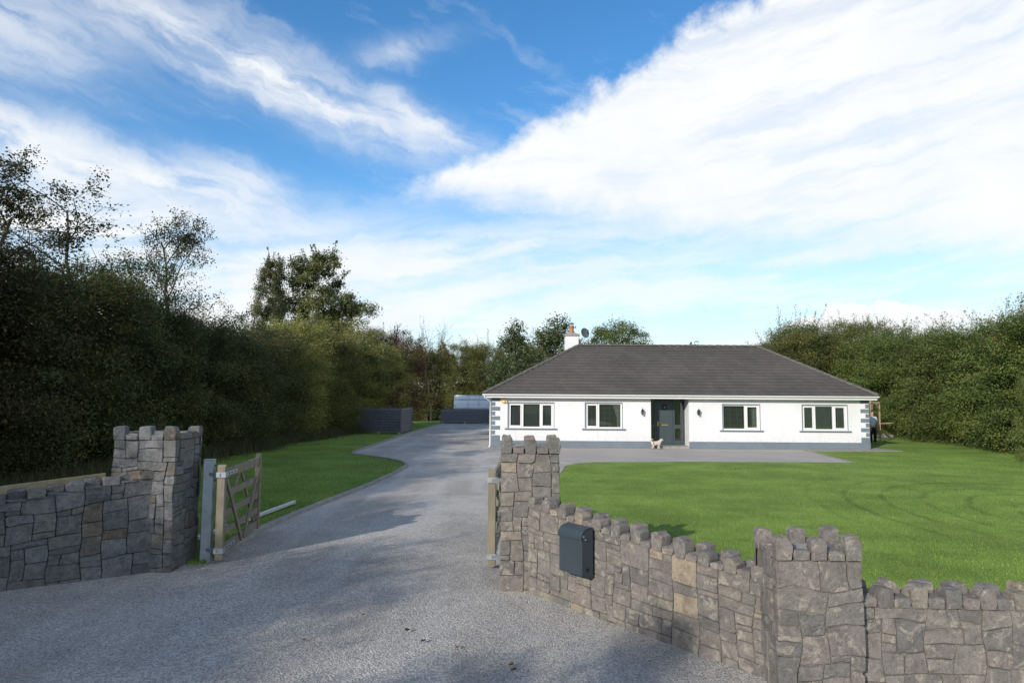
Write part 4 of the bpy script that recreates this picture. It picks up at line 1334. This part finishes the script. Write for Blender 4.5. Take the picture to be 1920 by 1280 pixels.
def bush(name, seed, wx, wy, H, n_clump, n_leaf, leaf, sig, shoots=0, box=.65, z0=.05, shoot_len=(.5, 1.4), sparse=1.0, droop=.3):
    """Crown and stem meshes of a dense bush. BOX < 1 squares the outline."""
    rng = np.random.default_rng(seed)
    lob = unit(rng.normal(size=(14, 3))); amp = rng.uniform(-.28, .30, 14)
    u = unit(rng.normal(size=(n_clump, 3)))
    r = np.where(rng.uniform(size=n_clump) < .78, rng.uniform(.78, 1.0, n_clump), rng.uniform(.3, .8, n_clump))
    k = 1 + (np.maximum(0, u @ lob.T - .45) / .55 * amp).sum(1)
    ub = np.sign(u) * np.abs(u) ** box
    ub /= np.maximum(np.abs(ub).max(1, keepdims=True) * .5 + .5 * np.linalg.norm(ub, axis=1, keepdims=True), 1e-6)
    half = np.array([wx / 2, wy / 2, (H - z0) / 2])
    c0 = np.array([0, 0, (H + z0) / 2])
    cl = c0 + ub * (r * k)[:, None] * half
    cl[:, 2] = np.maximum(cl[:, 2], z0 + .1)
    idx = rng.integers(0, n_clump, n_leaf)
    cs = rng.uniform(.6, 1.35, n_clump)
    P = cl[idx] + rng.normal(size=(n_leaf, 3)) * sig * cs[idx][:, None] * np.array([1, 1, .62])
    P[:, 2] = np.maximum(P[:, 2], .03)
    out = unit(P - c0)
    N = out * .55 + np.array([0, 0, .55]) + rng.normal(size=P.shape) * .6
    tint_c = rng.beta(2.4, 2.4, n_clump)
    tint = tint_c[idx]
    st = MB()
    for i in range(rng.integers(4, 7)):
        a = rng.uniform(0, 6.28); e = cl[rng.integers(0, n_clump)] * np.array([.7, .7, .8])
        b0 = np.array([math.cos(a) * wx * .1, math.sin(a) * wy * .1, -.05])
        pts = [b0 + (e - b0) * t + rng.normal(0, .08, 3) * (t > 0) for t in np.linspace(0, 1, 6)]
        st.tube(pts, list(np.linspace(.07, .015, 6)), 5)
    for i in range(int(n_clump * .22)):
        q = cl[rng.integers(0, n_clump)]; dq = unit(unit(q - c0) * .5 + rng.normal(0, .6, 3) + np.array([0, 0, .35]))
        st.tube(shoot_curve(q, dq, rng.uniform(.6, 1.5), rng, .5, 5), list(np.linspace(.012, .004, 6)), 3, cap=False)
    SP, SN, ST = [], [], []
    tops = cl[cl[:, 2] > c0[2] + .18 * (H - z0)]
    for i in range(shoots):
        b0 = tops[rng.integers(0, len(tops))]
        d = unit((b0 - c0) * np.array([.9, .9, .35]) + np.array([0, 0, 1.1]) + rng.normal(0, .35, 3))
        L = rng.uniform(*shoot_len)
        pts = shoot_curve(b0 - d * .3, d, L + .3, rng, droop)
        st.tube(pts, list(np.linspace(.011, .003, len(pts))), 3, cap=False)
        m_ = int((18 + 26 * L) * sparse)
        t = rng.uniform(.12, 1, m_) * (len(pts) - 1); i0 = np.minimum(t.astype(int), len(pts) - 2); f = (t - i0)[:, None]
        q = pts[i0] * (1 - f) + pts[i0 + 1] * f + rng.normal(0, .055, (m_, 3))
        SP.append(q); SN.append(rng.normal(size=(m_, 3)) + np.array([0, 0, .7])); ST.append(np.full(m_, rng.uniform(.25, .8)))
    if SP:
        P = np.concatenate([P] + SP); N = np.concatenate([N] + SN); tint = np.concatenate([tint] + ST)
    return leaves_mesh(name + '_crown', P, N, leaf, rng, tint), mesh_from(name + '_trunk', st.V, st.F)


def tree(name, seed, H, spread, trunk_r, clear, n_limb, n_leaf, leaf, sig, lean=(0, 0), up=.5, twig=1.0, levels=3, bare=0.0, ivy=0):
    """Crown and trunk meshes of a tree with visible limbs; leaves gather in clumps on the outer twigs."""
    rng = np.random.default_rng(seed); st = MB(); anchors, weights, directions = [], [], []
    def grow(p, d, L, r, lev):
        n = 6 if lev == 0 else 5
        pts = [p]
        for i in range(n):
            w = .10 if lev == 0 else .20
            d = d + rng.normal(0, w, 3) + np.array([lean[0] * .05, lean[1] * .05, (up * .10 if lev else .05)])
            d /= np.linalg.norm(d); pts.append(pts[-1] + d * L / n)
        st.tube(pts, list(np.linspace(r, max(r * .35, .006), n + 1)), 7 if lev == 0 else (5 if lev == 1 else 3), cap=lev == 0)
        if lev >= levels:
            for q in pts[2:]: anchors.append(q); weights.append(1.0); directions.append(d)
            return
        kids = n_limb if lev == 0 else rng.integers(3, 6)
        for k in range(kids):
            t = (clear + (1 - clear) * (k + rng.uniform(.2, .9)) / kids) if lev == 0 else rng.uniform(.3, 1.0)
            i = min(int(t * n), n - 1); q = pts[i] + (pts[i + 1] - pts[i]) * (t * n - i)
            side = unit(np.cross(d, rng.normal(size=3)))
            sp = spread if lev == 0 else .85
            dd = unit(d * (.55 if lev else .45) + side * sp + np.array([0, 0, up * .4]))
            LL = L * rng.uniform(.42, .66) * (1.0 - .45 * (t - clear) / (1 - clear + 1e-6) if lev == 0 else .9)
            grow(q, dd, LL, r * .45 * (1.1 - .4 * t), lev + 1)
        if lev: anchors.append(pts[-1]); weights.append(1.0); directions.append(d)
    grow(np.array([0, 0, -.05]), unit(np.array([lean[0], lean[1], 1.0])), H * .9, trunk_r, 0)
    A = np.array(anchors)
    keepers = rng.uniform(size=len(A)) > bare
    A = A[keepers]
    tc_ = rng.beta(2.4, 2.4, len(A)); cw = rng.uniform(.3, 1.6, len(A)); cw /= cw.sum()
    idx = rng.choice(len(A), n_leaf, p=cw)
    P = A[idx] + rng.normal(size=(n_leaf, 3)) * sig * np.array([1, 1, .7])
    N = rng.normal(size=P.shape) * .7 + np.array([0, 0, .8])
    tint = tc_[idx]
    if ivy:
        z = rng.uniform(0, H * .55, ivy); a = rng.uniform(0, 6.28, ivy); rr = trunk_r + rng.gamma(2, .12, ivy)
        P = np.concatenate([P, np.stack([np.cos(a) * rr + lean[0] * z, np.sin(a) * rr + lean[1] * z, z], 1)]); N = np.concatenate([N, np.stack([np.cos(a), np.sin(a), np.full(ivy, .4)], 1) + rng.normal(size=(ivy, 3)) * .4]); tint = np.concatenate([tint, np.full(ivy, .35)])
    return leaves_mesh(name + '_crown', P, N, leaf, rng, tint, .6), mesh_from(name + '_trunk', st.V, st.F)


SHRUBBY = {'hedge', 'bare', 'elder', 'sycamore'}


def plant(name, meshes, label, cat, loc, color, scale=(1, 1, 1), rot=0.0, group=None):
    t = thing(name, label, cat, loc, group)
    t.rotation_euler = (0, 0, rot); t.scale = scale
    cr, tk = meshes
    o = put('crown', cr, None, t, world=False); o.color = (*color, 1)
    if tk is not None:
        if tk.name.split('_')[0] in SHRUBBY: tag(put('stem', tk, BARK, t, world=False), kind='stuff')
        else: put('trunk', tk, BARK, t, world=False)
    return t


BUSH = [bush('hedge_a', 1, 4.2, 4.0, 6.4, 300, 66000, .086, .30, 26, .62),
        bush('hedge_b', 2, 4.4, 4.0, 6.0, 290, 64000, .090, .32, 34, .70, shoot_len=(.6, 1.7)),
        bush('hedge_c', 3, 4.0, 4.2, 6.8, 320, 66000, .084, .28, 20, .58),
        bush('hedge_d', 4, 4.6, 4.4, 5.6, 290, 64000, .092, .33, 44, .72, shoot_len=(.7, 2.0), sparse=.8)]
BASEH = [6.4, 6.0, 6.8, 5.6]
DG, OL, BR, YG, LG = (.084, .100, .037), (.128, .140, .046), (.15, .118, .052), (.28, .285, .085), (.125, .168, .046)
rng = random.Random(77)


def hedge(spots, name, labels, group, colors, wmul=1.0):
    for i, (x, y, h) in enumerate(spots):
        label = labels if isinstance(labels, str) else labels[i]
        k = rng.randrange(4); s = h / BASEH[k]
        c = Vector(colors[rng.randrange(len(colors))]) * rng.uniform(.85, 1.15)
        plant(name, BUSH[k], label, 'shrub', (x, y, 0), c, (wmul * rng.uniform(.9, 1.15), rng.uniform(.95, 1.2), s), rng.choice((0, 3.14)) + rng.uniform(-.5, .5), group)


# the tall shaded hedge along the drive
spots = []
for i in range(15):
    y = 12.5 + i * 2.25
    h = [5.9, 6.0, 5.9, 6.2, 6.3, 6.1, 5.7, 5.4, 5.2, 5.2, 5.3, 5.6, 6.2, 6.4, 6.3][i]
    x = -13.3 + (max(0, y - 34) * .13)
    spots.append((x + rng.uniform(-.3, .3), y, h))
hedge(spots[:11], 'hedge_shrub', [
    'dark hedge shrub at the roadside end of the shaded hedge', 'dark hedge shrub above the outer end of the grey stone wall', 'dark hedge shrub behind the pale timber rail, under the bare shooting hawthorn',
    'dark hedge shrub directly behind the shaded stone pillar', 'dark hedge shrub between the shaded pillar and the galvanised gate post', 'dark hedge shrub behind the square galvanised gate post',
    'dark hedge shrub behind the hinged end of the open gate', 'dark hedge shrub behind the middle of the open gate', 'dark hedge shrub beyond the free end of the open gate',
    'dark hedge shrub where the hedge steps down, second before the olive bushes', 'last dark shrub of the shaded hedge, touching the olive bushes'], 'shrubs of the tall shaded hedge', [DG, DG, DG, OL, (.06, .06, .028)])
hedge(spots[11:], 'field_shrub', ['olive bush touching the dark hedge, below the slim tall tree', 'yellowish olive bush below the middle of the tall tree clump',
    'olive bush behind the shaded lawn just before the slatted box', 'olive bush rising right behind the slatted timber box'], 'olive bushes below the tall trees', [YG, OL, YG])
# the same hedge carries on beside and behind the entrance and throws the shade on it
spots = [(-13.2 + rng.uniform(-.4, .4), 10.2 - i * 2.4, [6.6, 6.4, 5.6, 6.3, 5.4, 6.0, 6.7, 5.9, 6.2, 6.6][i]) for i in range(10)]
hedge(spots, 'roadside_shrub', 'dense roadside hedge shrub shading the entrance by the grey wall', 'roadside shrubs that shade the entrance', [DG, OL])
# mixed bushes where the hedge meets the back boundary
hedge([(-12.9, 44.5, 6.6), (-11.6, 47.0, 6.9), (-10.4, 50.0, 6.4), (-12.8, 41.5, 6.5)], 'field_shrub', ['dense olive bush beyond the slatted box, below the airy ash', 'olive bush between the slatted box and the reddish hawthorn',
    'low olive bush next to the reddish hawthorn', 'pale olive bush tucked under the tallest tree of the clump'], 'olive bushes below the tall trees', [YG, (.10, .115, .036), OL])
plant('hawthorn_bush', BUSH[1], 'reddish autumn hawthorn bush beside the tall trees', 'shrub', (-9.6, 52.5, 0), (.125, .052, .036), (1.0, 1.0, 1.12))
# back boundary
spots = [(-10.6 + i * 2.6, 69.3 + rng.uniform(-1, 1) + (i % 2) * 1.2, [7.5, 7.1, 7.9, 7.6, 6.9, 7.7, 7.2, 6.9, 7.5, 7.1][i]) for i in range(7)]
hedge(spots, 'boundary_shrub', ['back hedge shrub above the gap beside the slatted timber box', 'back hedge shrub beneath the bare twiggy thorn', 'back hedge shrub over the open end of the greenhouse',
    'back hedge shrub above the middle of the greenhouse', 'back hedge shrub above the corner of the house eaves', 'back hedge shrub under the slender open ash', 'back hedge shrub under the ash beside the chimney'], 'shrubs of the back hedge', [OL, (.12, .115, .045), (.09, .11, .04), OL, DG], 1.05)
# behind the house on the right
spots = [(19.6, 49.8, 7.0), (21.0, 50.4, 7.7), (22.6, 50.9, 7.5), (24.4, 51.4, 7.9), (26.4, 51.2, 7.4), (28.2, 50, 7.0)]
hedge(spots, 'garden_shrub', ['green brown shrub behind the end of the roof ridge', 'shrub above the upper part of the sloping hip, behind the house', 'rounded shrub behind the middle of the sloping hip',
    'tallest shrub behind the house, with a leafy spike', 'shrub behind the lower hip, next to the sunlit hedge', 'shrub filling the corner between house and sunlit hedge'], 'shrubs behind the house', [LG, OL, (.12, .15, .045)], .95)
# the sunlit hedge on the far side of the lawn
spots = []
for i in range(11):
    y = 47.0 - i * 2.1
    spots.append((24.9 - max(0, 40 - y) * .10 + rng.uniform(-.25, .25), y, [6.6, 6.2, 6.0, 5.9, 5.9, 6.0, 6.0, 6.0, 6.1, 6.1, 5.9][i]))
hedge(spots, 'beech_hedge_shrub', ['sunlit hedge shrub directly behind the eaves of the house corner', 'sunlit hedge shrub behind the timber swing frame', 'sunlit hedge shrub behind the end of the swing rail',
    'sunlit hedge shrub above the pale stone border', 'sunlit hedge shrub just past the pale stone border', 'sunlit hedge shrub above the end of the concrete path', 'sunlit hedge shrub midway along the lawn edge',
    'sunlit hedge shrub next to the twiggy leafless bush', 'sunlit hedge shrub around the foot of the twiggy leafless bush', 'sunlit hedge shrub beside the pale yellow green bush', 'sunlit hedge shrub at the roadside end of the lawn'], 'shrubs of the sunlit hedge', [LG, LG, (.12, .165, .045), (.135, .165, .05)])
plant('laurel_shrub', BUSH[2], 'pale yellow green bush at the edge of the sunlit lawn hedge', 'shrub', (20.15, 26.0, 0), (.15, .19, .055), (.36, .36, .55), .4)

# single trees
HAW = tree('hawthorn', 21, 6.6, .85, .09, .30, 7, 5200, .095, .16, (.12, 0), .35, levels=3, bare=.25)
HAW2 = tree('hawthorn_two', 22, 6.2, .95, .08, .30, 7, 5600, .095, .15, (-.10, 0), .25, levels=3, bare=.2)
ASH = tree('ash', 23, 9.6, .70, .2, .25, 9, 20000, .15, .26, (.10, 0), .45, levels=3)
SYC = bush('sycamore', 24, 3.6, 3.6, 11.6, 170, 40000, .16, .28, 16, .95, z0=2.0, shoot_len=(.6, 1.5), sparse=1.3, droop=.1)
AS2 = tree('young_ash', 25, 6.4, .80, .10, .30, 8, 7000, .18, .26, (.05, 0), .5, levels=3, bare=.15)
ELD = bush('elder', 26, 4.8, 4.4, 8.7, 190, 34000, .14, .30, 10, .9, z0=2.2, shoot_len=(.3, .8))
plant('hawthorn_tree', HAW, 'thin leafed hawthorn rising above the hedge, its tall bare shoot at the top', 'tree', (-13.6, 15.6, 1.5), (.050, .052, .026), (1.0, 1.0, .92), .3)
plant('hawthorn_tree', HAW2, 'arching sparse hawthorn above the middle of the dark hedge', 'tree', (-13.6, 22.5, 3.3), (.052, .06, .026), (1.15, 1.1, 1.0), .2)
plant('hawthorn_tree', HAW, 'small airy hawthorn with drooping twigs where the dark hedge drops', 'tree', (-13.2, 27.5, 2.5), (.05, .062, .028), (.95, .95, 1.08), 2.4)
plant('hawthorn_tree', HAW2, 'thin hawthorn growing at the lower end of the dark hedge', 'tree', (-13.4, 32.0, 1.0), (.05, .07, .03), (.9, .9, .95), 3.6)
plant('sycamore_tree', SYC, 'tall narrow dark tree, the slim column of the tall clump', 'tree', (-16.7, 47.0, 0), (.125, .135, .060), (.60, .60, 1.03), .6)
plant('sycamore_tree', SYC, 'tallest broad dark green tree in the middle of the tall clump', 'tree', (-14.4, 48.5, 0), (.128, .150, .060), (1.02, 1.0, 1.11), 2.0)
plant('ash_tree', ASH, 'airy ash tree reaching out over the back hedge from the tall clump', 'tree', (-12.6, 48.0, 0), (.14, .17, .07), (1.0, 1.0, .90), .2)
plant('ash_tree', AS2, 'slender open ash tree showing sky, the farther from the chimney', 'tree', (.1, 60, 0), (.10, .13, .062), (1.1, 1.1, 1.12), .5)
plant('ash_tree', AS2, 'open leafy ash tree close beside the white chimney', 'tree', (3.4, 58, 0), (.095, .13, .058), (1.35, 1.35, 1.16), 2.2)
plant('elder_tree', ELD, 'round green tree top showing above the roof ridge', 'tree', (8.9, 57.0, 0), (.110, .155, .042), (1.0, 1.0, 1.0), .3)
RT = tree('roadside', 27, 6.0, .7, .12, .3, 8, 9000, .12, .24, (0, 0), .5, levels=3, bare=.15)
plant('roadside_tree', RT, 'open crowned roadside tree dappling the gravel before the walls', 'tree', (-9.6, -9.2, 0), (.07, .10, .035), (.85, .85, 1.12), .3)
rngw = np.random.default_rng(41); nw = 120000
Pw = np.stack([rngw.uniform(-72, 72, nw), rngw.normal(0, 1.3, nw), np.zeros(nw)], 1)
topw = 7.6 + 1.1 * np.sin(Pw[:, 0] * .55) + .8 * np.sin(Pw[:, 0] * 1.7 + 1) + .5 * np.sin(Pw[:, 0] * 4.1)
Pw[:, 2] = topw * rngw.beta(1.15, .95, nw)
WOOD = [leaves_mesh('wood_crown', Pw, rngw.normal(size=Pw.shape) + np.array([0, -.5, .6]), .42, rngw, .5 + .3 * np.sin(Pw[:, 0] * .9 + Pw[:, 2]))]
o = put('woodland', WOOD[0], None); o.location = (-2, 92, 0); o.color = (.085, .095, .038, 1)
tag(o, 'dense far wood closing the view beyond the back hedge', 'woodland', None, 'stuff')
o = put('woodland', WOOD[0], None); o.location = (-23, 45, 0); o.rotation_euler = (0, 0, R(90)); o.scale = (1, 1, .62); o.color = (.055, .062, .026, 1)
tag(o, 'dark thicket standing behind the tall shaded hedge', 'woodland', None, 'stuff')
BARE = bush('bare_thorn', 31, 2.6, 2.4, 6.4, 60, 1500, .09, .3, 60, .8, shoot_len=(1.0, 2.4), sparse=.25, droop=.1)
plant('thorn_bush', BARE, 'nearly leafless thorn bush with thin upright twigs in the back hedge', 'shrub', (-8.2, 67.5, 0), (.11, .08, .045), (1.1, 1, 1.16), 0)
plant('thorn_bush', BARE, 'nearly leafless twiggy bush above the sunlit lawn hedge', 'shrub', (24.9, 33.5, 0), (.085, .09, .04), (1.0, 1, .84), 1.0)

# ------------------------------------------------------------------ person, swing frame, dog
def skin(name, verts, edges, mat, parent=None, sub=2, root=0, smooth=True):
    """One continuous body grown over a skeleton: verts are (x, y, z, radius across, radius deep)."""
    me = bpy.data.meshes.new(name)
    me.from_pydata([v[:3] for v in verts], edges, [])
    o = put(name, me, None, None)
    md = o.modifiers.new('skin', 'SKIN'); md.use_smooth_shade = smooth
    for i, v in enumerate(verts):
        s = me.skin_vertices[0].data[i]; s.radius = (v[3], v[4] if len(v) > 4 else v[3]); s.use_root = (i == root)
    ss = o.modifiers.new('sub', 'SUBSURF'); ss.levels = sub; ss.render_levels = sub
    dg = bpy.context.evaluated_depsgraph_get()
    ev = o.evaluated_get(dg); nm = bpy.data.meshes.new_from_object(ev, depsgraph=dg); nm.name = name
    bpy.data.objects.remove(o); bpy.data.meshes.remove(me)
    nm.materials.clear()
    return put(name, nm, mat, parent)


SKIN = plain('skin', (.42, .26, .19), (.38, .23, .165), 8, .55)
SHIRT = plain('pale_blue_shirt', (.52, .58, .66), (.46, .52, .60), 9, .9)
TROUS = plain('black_trousers', (.016, .016, .02), (.012, .012, .015), 9, .9)
HAIRM = plain('brown_hair', (.05, .032, .022), (.035, .022, .016), 20, .7)
SHOE = plain('dark_shoe', (.022, .020, .018), None, 9, .6)
px_, py_ = 18.92, 36.0
per = thing('person', 'person in pale blue top and black trousers standing behind the house corner', 'person', (px_, py_, 0))
T3 = lambda L: [(px_ + v[0], py_ + v[1], v[2], *v[3:]) for v in L]
# figure faces the camera, one arm hanging
skin('body', T3([(0, 0, .96, .13, .10), (0, 0, 1.14, .12, .095), (0, -.01, 1.34, .145, .10), (0, 0, 1.47, .075, .07), (0, -.005, 1.54, .05, .052), (0, -.02, 1.64, .072, .085), (0, -.015, 1.74, .062, .075),
               (-.17, 0, 1.42, .055, .05), (-.22, -.01, 1.16, .043, .04), (-.20, -.10, .93, .032, .03), (-.19, -.13, .84, .035, .022),
               (.17, 0, 1.42, .055, .05), (.235, .0, 1.16, .043, .04), (.235, -.06, .93, .032, .03), (.235, -.08, .84, .036, .022),
               (-.09, 0, .88, .08, .08), (-.10, -.01, .50, .055, .058), (-.10, .02, .09, .036, .04), (-.10, -.10, .045, .04, .03),
               (.09, 0, .88, .08, .08), (.11, -.02, .50, .055, .058), (.12, .02, .09, .036, .04), (.12, -.10, .045, .04, .03)]),
     [(0, 1), (1, 2), (2, 3), (3, 4), (4, 5), (5, 6), (2, 7), (7, 8), (8, 9), (9, 10), (2, 11), (11, 12), (12, 13), (13, 14), (0, 15), (15, 16), (16, 17), (17, 18), (0, 19), (19, 20), (20, 21), (21, 22)], SKIN, per)
skin('shirt', T3([(0, 0, .93, .17, .13), (0, 0, 1.14, .155, .125), (0, -.01, 1.34, .175, .125), (0, 0, 1.475, .10, .09),
                (-.18, 0, 1.42, .072, .065), (-.225, -.01, 1.18, .066, .06), (.18, 0, 1.42, .072, .065), (.238, 0, 1.18, .066, .06)]),
     [(0, 1), (1, 2), (2, 3), (2, 4), (4, 5), (2, 6), (6, 7)], SHIRT, per)
skin('trousers', T3([(0, 0, .98, .15, .115), (0, 0, .90, .15, .12), (-.09, 0, .80, .10, .10), (-.10, -.01, .50, .078, .08), (-.10, .02, .12, .06, .065), (.09, 0, .80, .10, .10), (.11, -.02, .50, .078, .08), (.12, .02, .12, .06, .065)]),
     [(0, 1), (1, 2), (2, 3), (3, 4), (1, 5), (5, 6), (6, 7)], TROUS, per)
skin('hair', T3([(0, .02, 1.68, .085, .075), (0, .01, 1.775, .075, .085), (0, -.03, 1.80, .05, .06)]), [(0, 1), (1, 2)], HAIRM, per)
for x in (-.10, .12): skin('shoe', T3([(x, .04, .05, .045, .04), (x, -.06, .045, .045, .038), (x, -.15, .035, .042, .028)]), [(0, 1), (1, 2)], SHOE, per)
for sx, bx in ((-1, -.19), (1, .235)):
    hv = [(bx, -.10 if sx < 0 else -.07, .87, .03, .018), (bx, -.135 if sx < 0 else -.085, .80, .036, .016)]; he = [(0, 1)]
    for k in range(4):
        o_ = (k - 1.5) * .019; l_ = (.06, .07, .066, .05)[k]
        hv += [(bx + o_, hv[1][1] - .008, .775, .0095), (bx + o_, hv[1][1] - .004, .775 - l_ * .55, .0085), (bx + o_ * .9, hv[1][1] + .012, .775 - l_, .007)]
        b = 2 + 3 * k; he += [(1, b), (b, b + 1), (b + 1, b + 2)]
    hv += [(bx - sx * .04, hv[1][1] - .015, .82, .011), (bx - sx * .052, hv[1][1] - .02, .785, .009)]; he += [(0, 14), (14, 15)]
    skin('hand', T3(hv), he, SKIN, per, 1)
fm = MB()
for sx in (-1, 1): fm.lathe((px_ + sx * .030, py_ - .098, 1.655), [(.0, -.009), (.010, -.004), (.010, .004), (.0, .009)], 8)
tag(fm.put('eye', BLACKP, per), kind='stuff')
MB().add([(px_ - .016, py_ - .098, 1.615), (px_ + .016, py_ - .098, 1.615), (px_, py_ - .128, 1.617), (px_, py_ - .10, 1.66)], [(0, 1, 2), (0, 2, 3), (1, 3, 2), (0, 3, 1)]).put('nose', SKIN, per)
MB().bar((px_ - .024, py_ - .098, 1.585), (px_ + .024, py_ - .098, 1.585), .012, .008).put('mouth', plain('lips', (.30, .13, .11)), per)

sw = thing('swing_frame', 'orange brown timber swing frame standing behind the house corner', 'swing', (19.2, 37.4, 0))
for (x, y) in ((18.72, 36.9), (19.56, 37.6), (18.95, 39.5), (19.75, 40.2)):
    m = MB(); m.bar((x, y, 0), (x, y, 2.14 if y < 38 else 2.20), .065, .065, up=(1, 0, 0)); m.put('post', ORANGEWOOD, sw)
for p, q_ in (((18.66, 36.84, 2.18), (19.62, 37.66, 2.10)), ((18.9, 39.45, 2.24), (19.8, 40.25, 2.24)), ((18.72, 36.9, 2.27), (18.95, 39.5, 2.27)), ((19.56, 37.6, 2.20), (19.75, 40.2, 2.27))):
    m = MB(); m.bar(p, q_, .06, .075); m.put('beam', ORANGEWOOD, sw)
m = MB(); m.bar((19.54, 37.6, 1.06), (20.35, 37.8, 1.09), .06, .06); m.put('side_rail', ORANGEWOOD, sw)
m = MB(); m.bar((19.56, 37.55, 1.75), (19.2, 37.25, 2.14), .05, .07, up=(0, 1, 0)); m.put('brace', ORANGEWOOD, sw)
m = MB(); m.tube([(19.52, 38.2, 2.2), (19.47, 38.2, 1.4), (19.42, 38.25, .62)], .012, 5); m.put('rope', NEWWOOD, sw)
m = MB(); m.tube([(19.62, 38.8, 2.2), (19.52, 38.75, 1.4), (19.46, 38.7, .62)], .012, 5); m.put('rope', NEWWOOD, sw)
m = MB(); m.bar((19.40, 38.1, .60), (19.48, 38.85, .60), .18, .03); m.put('seat', ORANGEWOOD, sw)
sw.location.x += .60
eb = thing('stone_border', 'low pale stone border on the grass behind the house corner', 'border', (22, 42.5, 0))
r2 = random.Random(3)
for i in range(9):
    rock(eb, 'border_stone', (20.9 + i * .30, 42.6 - i * .02, 0), (1, 0, 0), (0, 1, 0), .28, .22 + r2.uniform(-.04, .06), .25, 900 + i, STONE_W)

# the small white dog on the forecourt
FUR = plain('cream_fur', (.52, .47, .41), (.40, .35, .29), 14, .95, .02, 45)
dx0, dy0 = 6.74, 32.08
dog = thing('dog', 'small fluffy white dog with curled tail standing before the front door', 'dog', (dx0, dy0, 0))
D3 = lambda L: [(dx0 + v[0], dy0 + v[1], v[2] + .006, *v[3:]) for v in L]
bd_ = skin('body', D3([(-.14, 0, .265, .085, .095), (-.02, 0, .27, .088, .095), (.12, 0, .275, .092, .105), (.20, 0, .34, .070, .075), (.245, -.01, .425, .092, .092), (.30, -.02, .415, .068, .064), (.335, -.025, .395, .04, .038),
                      (-.21, .0, .33, .042, .042), (-.235, .0, .41, .045, .045), (-.19, .0, .465, .042, .042), (-.135, .0, .44, .03, .03),
                      (-.15, -.06, .19, .055, .05), (-.12, -.065, .13, .036, .036), (-.155, -.065, .075, .032, .030), (-.145, -.07, .02, .034, .024),
                      (-.15, .06, .19, .055, .05), (-.13, .065, .13, .036, .036), (-.175, .065, .075, .032, .030), (-.165, .07, .02, .034, .024),
                      (.13, -.06, .20, .048, .046), (.13, -.065, .11, .036, .034), (.14, -.065, .02, .034, .024), (.12, .06, .20, .048, .046), (.11, .065, .11, .036, .034), (.12, .065, .02, .034, .024)]),
           [(1, 0), (1, 2), (2, 3), (3, 4), (4, 5), (5, 6), (0, 7), (7, 8), (8, 9), (9, 10), (0, 11), (11, 12), (12, 13), (13, 14), (0, 15), (15, 16), (16, 17), (17, 18), (2, 19), (19, 20), (20, 21), (2, 22), (22, 23), (23, 24)], FUR, dog, 3, 1)
r3 = np.random.default_rng(8)
for v in bd_.data.vertices:
    f = .006 * math.sin(v.co.x * 90 + v.co.z * 70) * math.sin(v.co.y * 80 + v.co.z * 60)
    v.co += v.normal * (f + float(r3.normal(0, .0025))) * min(1.0, max(.2, (v.co.z) * 6))
for s in (-1, 1):
    skin('ear', D3([(.235, s * .075 - .01, .45, .03, .022), (.225, s * .095 - .01, .41, .034, .022), (.225, s * .10 - .01, .365, .022, .016)]), [(0, 1), (1, 2)], FUR, dog, 2)
    MB().lathe((dx0 + .325, dy0 + s * .032 - .022, .435), [(0, -.009), (.010, 0), (0, .009)], 8).put('eye', BLACKP, dog)
MB().lathe((dx0 + .372, dy0 - .026, .388), [(0, -.014), (.014, -.004), (.013, .008), (0, .013)], 8).put('nose', BLACKP, dog)

# fallen leaves on the gravel
def fallen(x, y, s, a, label, dark=False):
    r4 = random.Random(int(x * 100 + y * 10)); V = []
    for k in range(10):
        an = 2 * math.pi * k / 10; rr = s * (1 if k % 2 == 0 else .62) * (1.35 if k == 0 else r4.uniform(.75, 1))
        V.append((x + rr * math.cos(an + a), y + rr * math.sin(an + a) * .8, .022 + r4.uniform(0, .03)))
    m = MB(); m.add([(x, y, .02)] + V, [(0, 1 + k, 1 + (k + 1) % 10) for k in range(10)])
    t = put('fallen_leaf', mesh_from('fallen_leaf', m.V, m.F), GOLDEN if not dark else DARKLEAF)
    tag(t, label, 'leaf', 'fallen leaves on the drive', 'thing')


DARKLEAF = plain('brown_leaf', (.06, .04, .025), (.04, .028, .018), 20, .7)
fallen(-2.0, 6.86, .031, .3, 'curled orange leaf lying alone in the middle of the grey drive')
fallen(-1.60, 7.64, .031, 1.2, 'orange brown leaf at the edge of the shade on the drive')
fallen(-.50, 6.7, .031, 2.0, 'small amber leaf on bright gravel midway to the swept wall')
fallen(.01, 6.28, .034, .9, 'orange leaf in front of the letterbox wall, beside a dark one')
fallen(.03, 6.18, .034, 2.7, 'dark crumpled leaf beside the orange one before the letterbox wall', True)
fallen(-1.05, 7.15, .031, .2, 'dark brown leaf lying flat on the pale gravel', True)
fallen(-.85, 6.86, .031, .8, 'small dark leaf close behind the amber one', True)
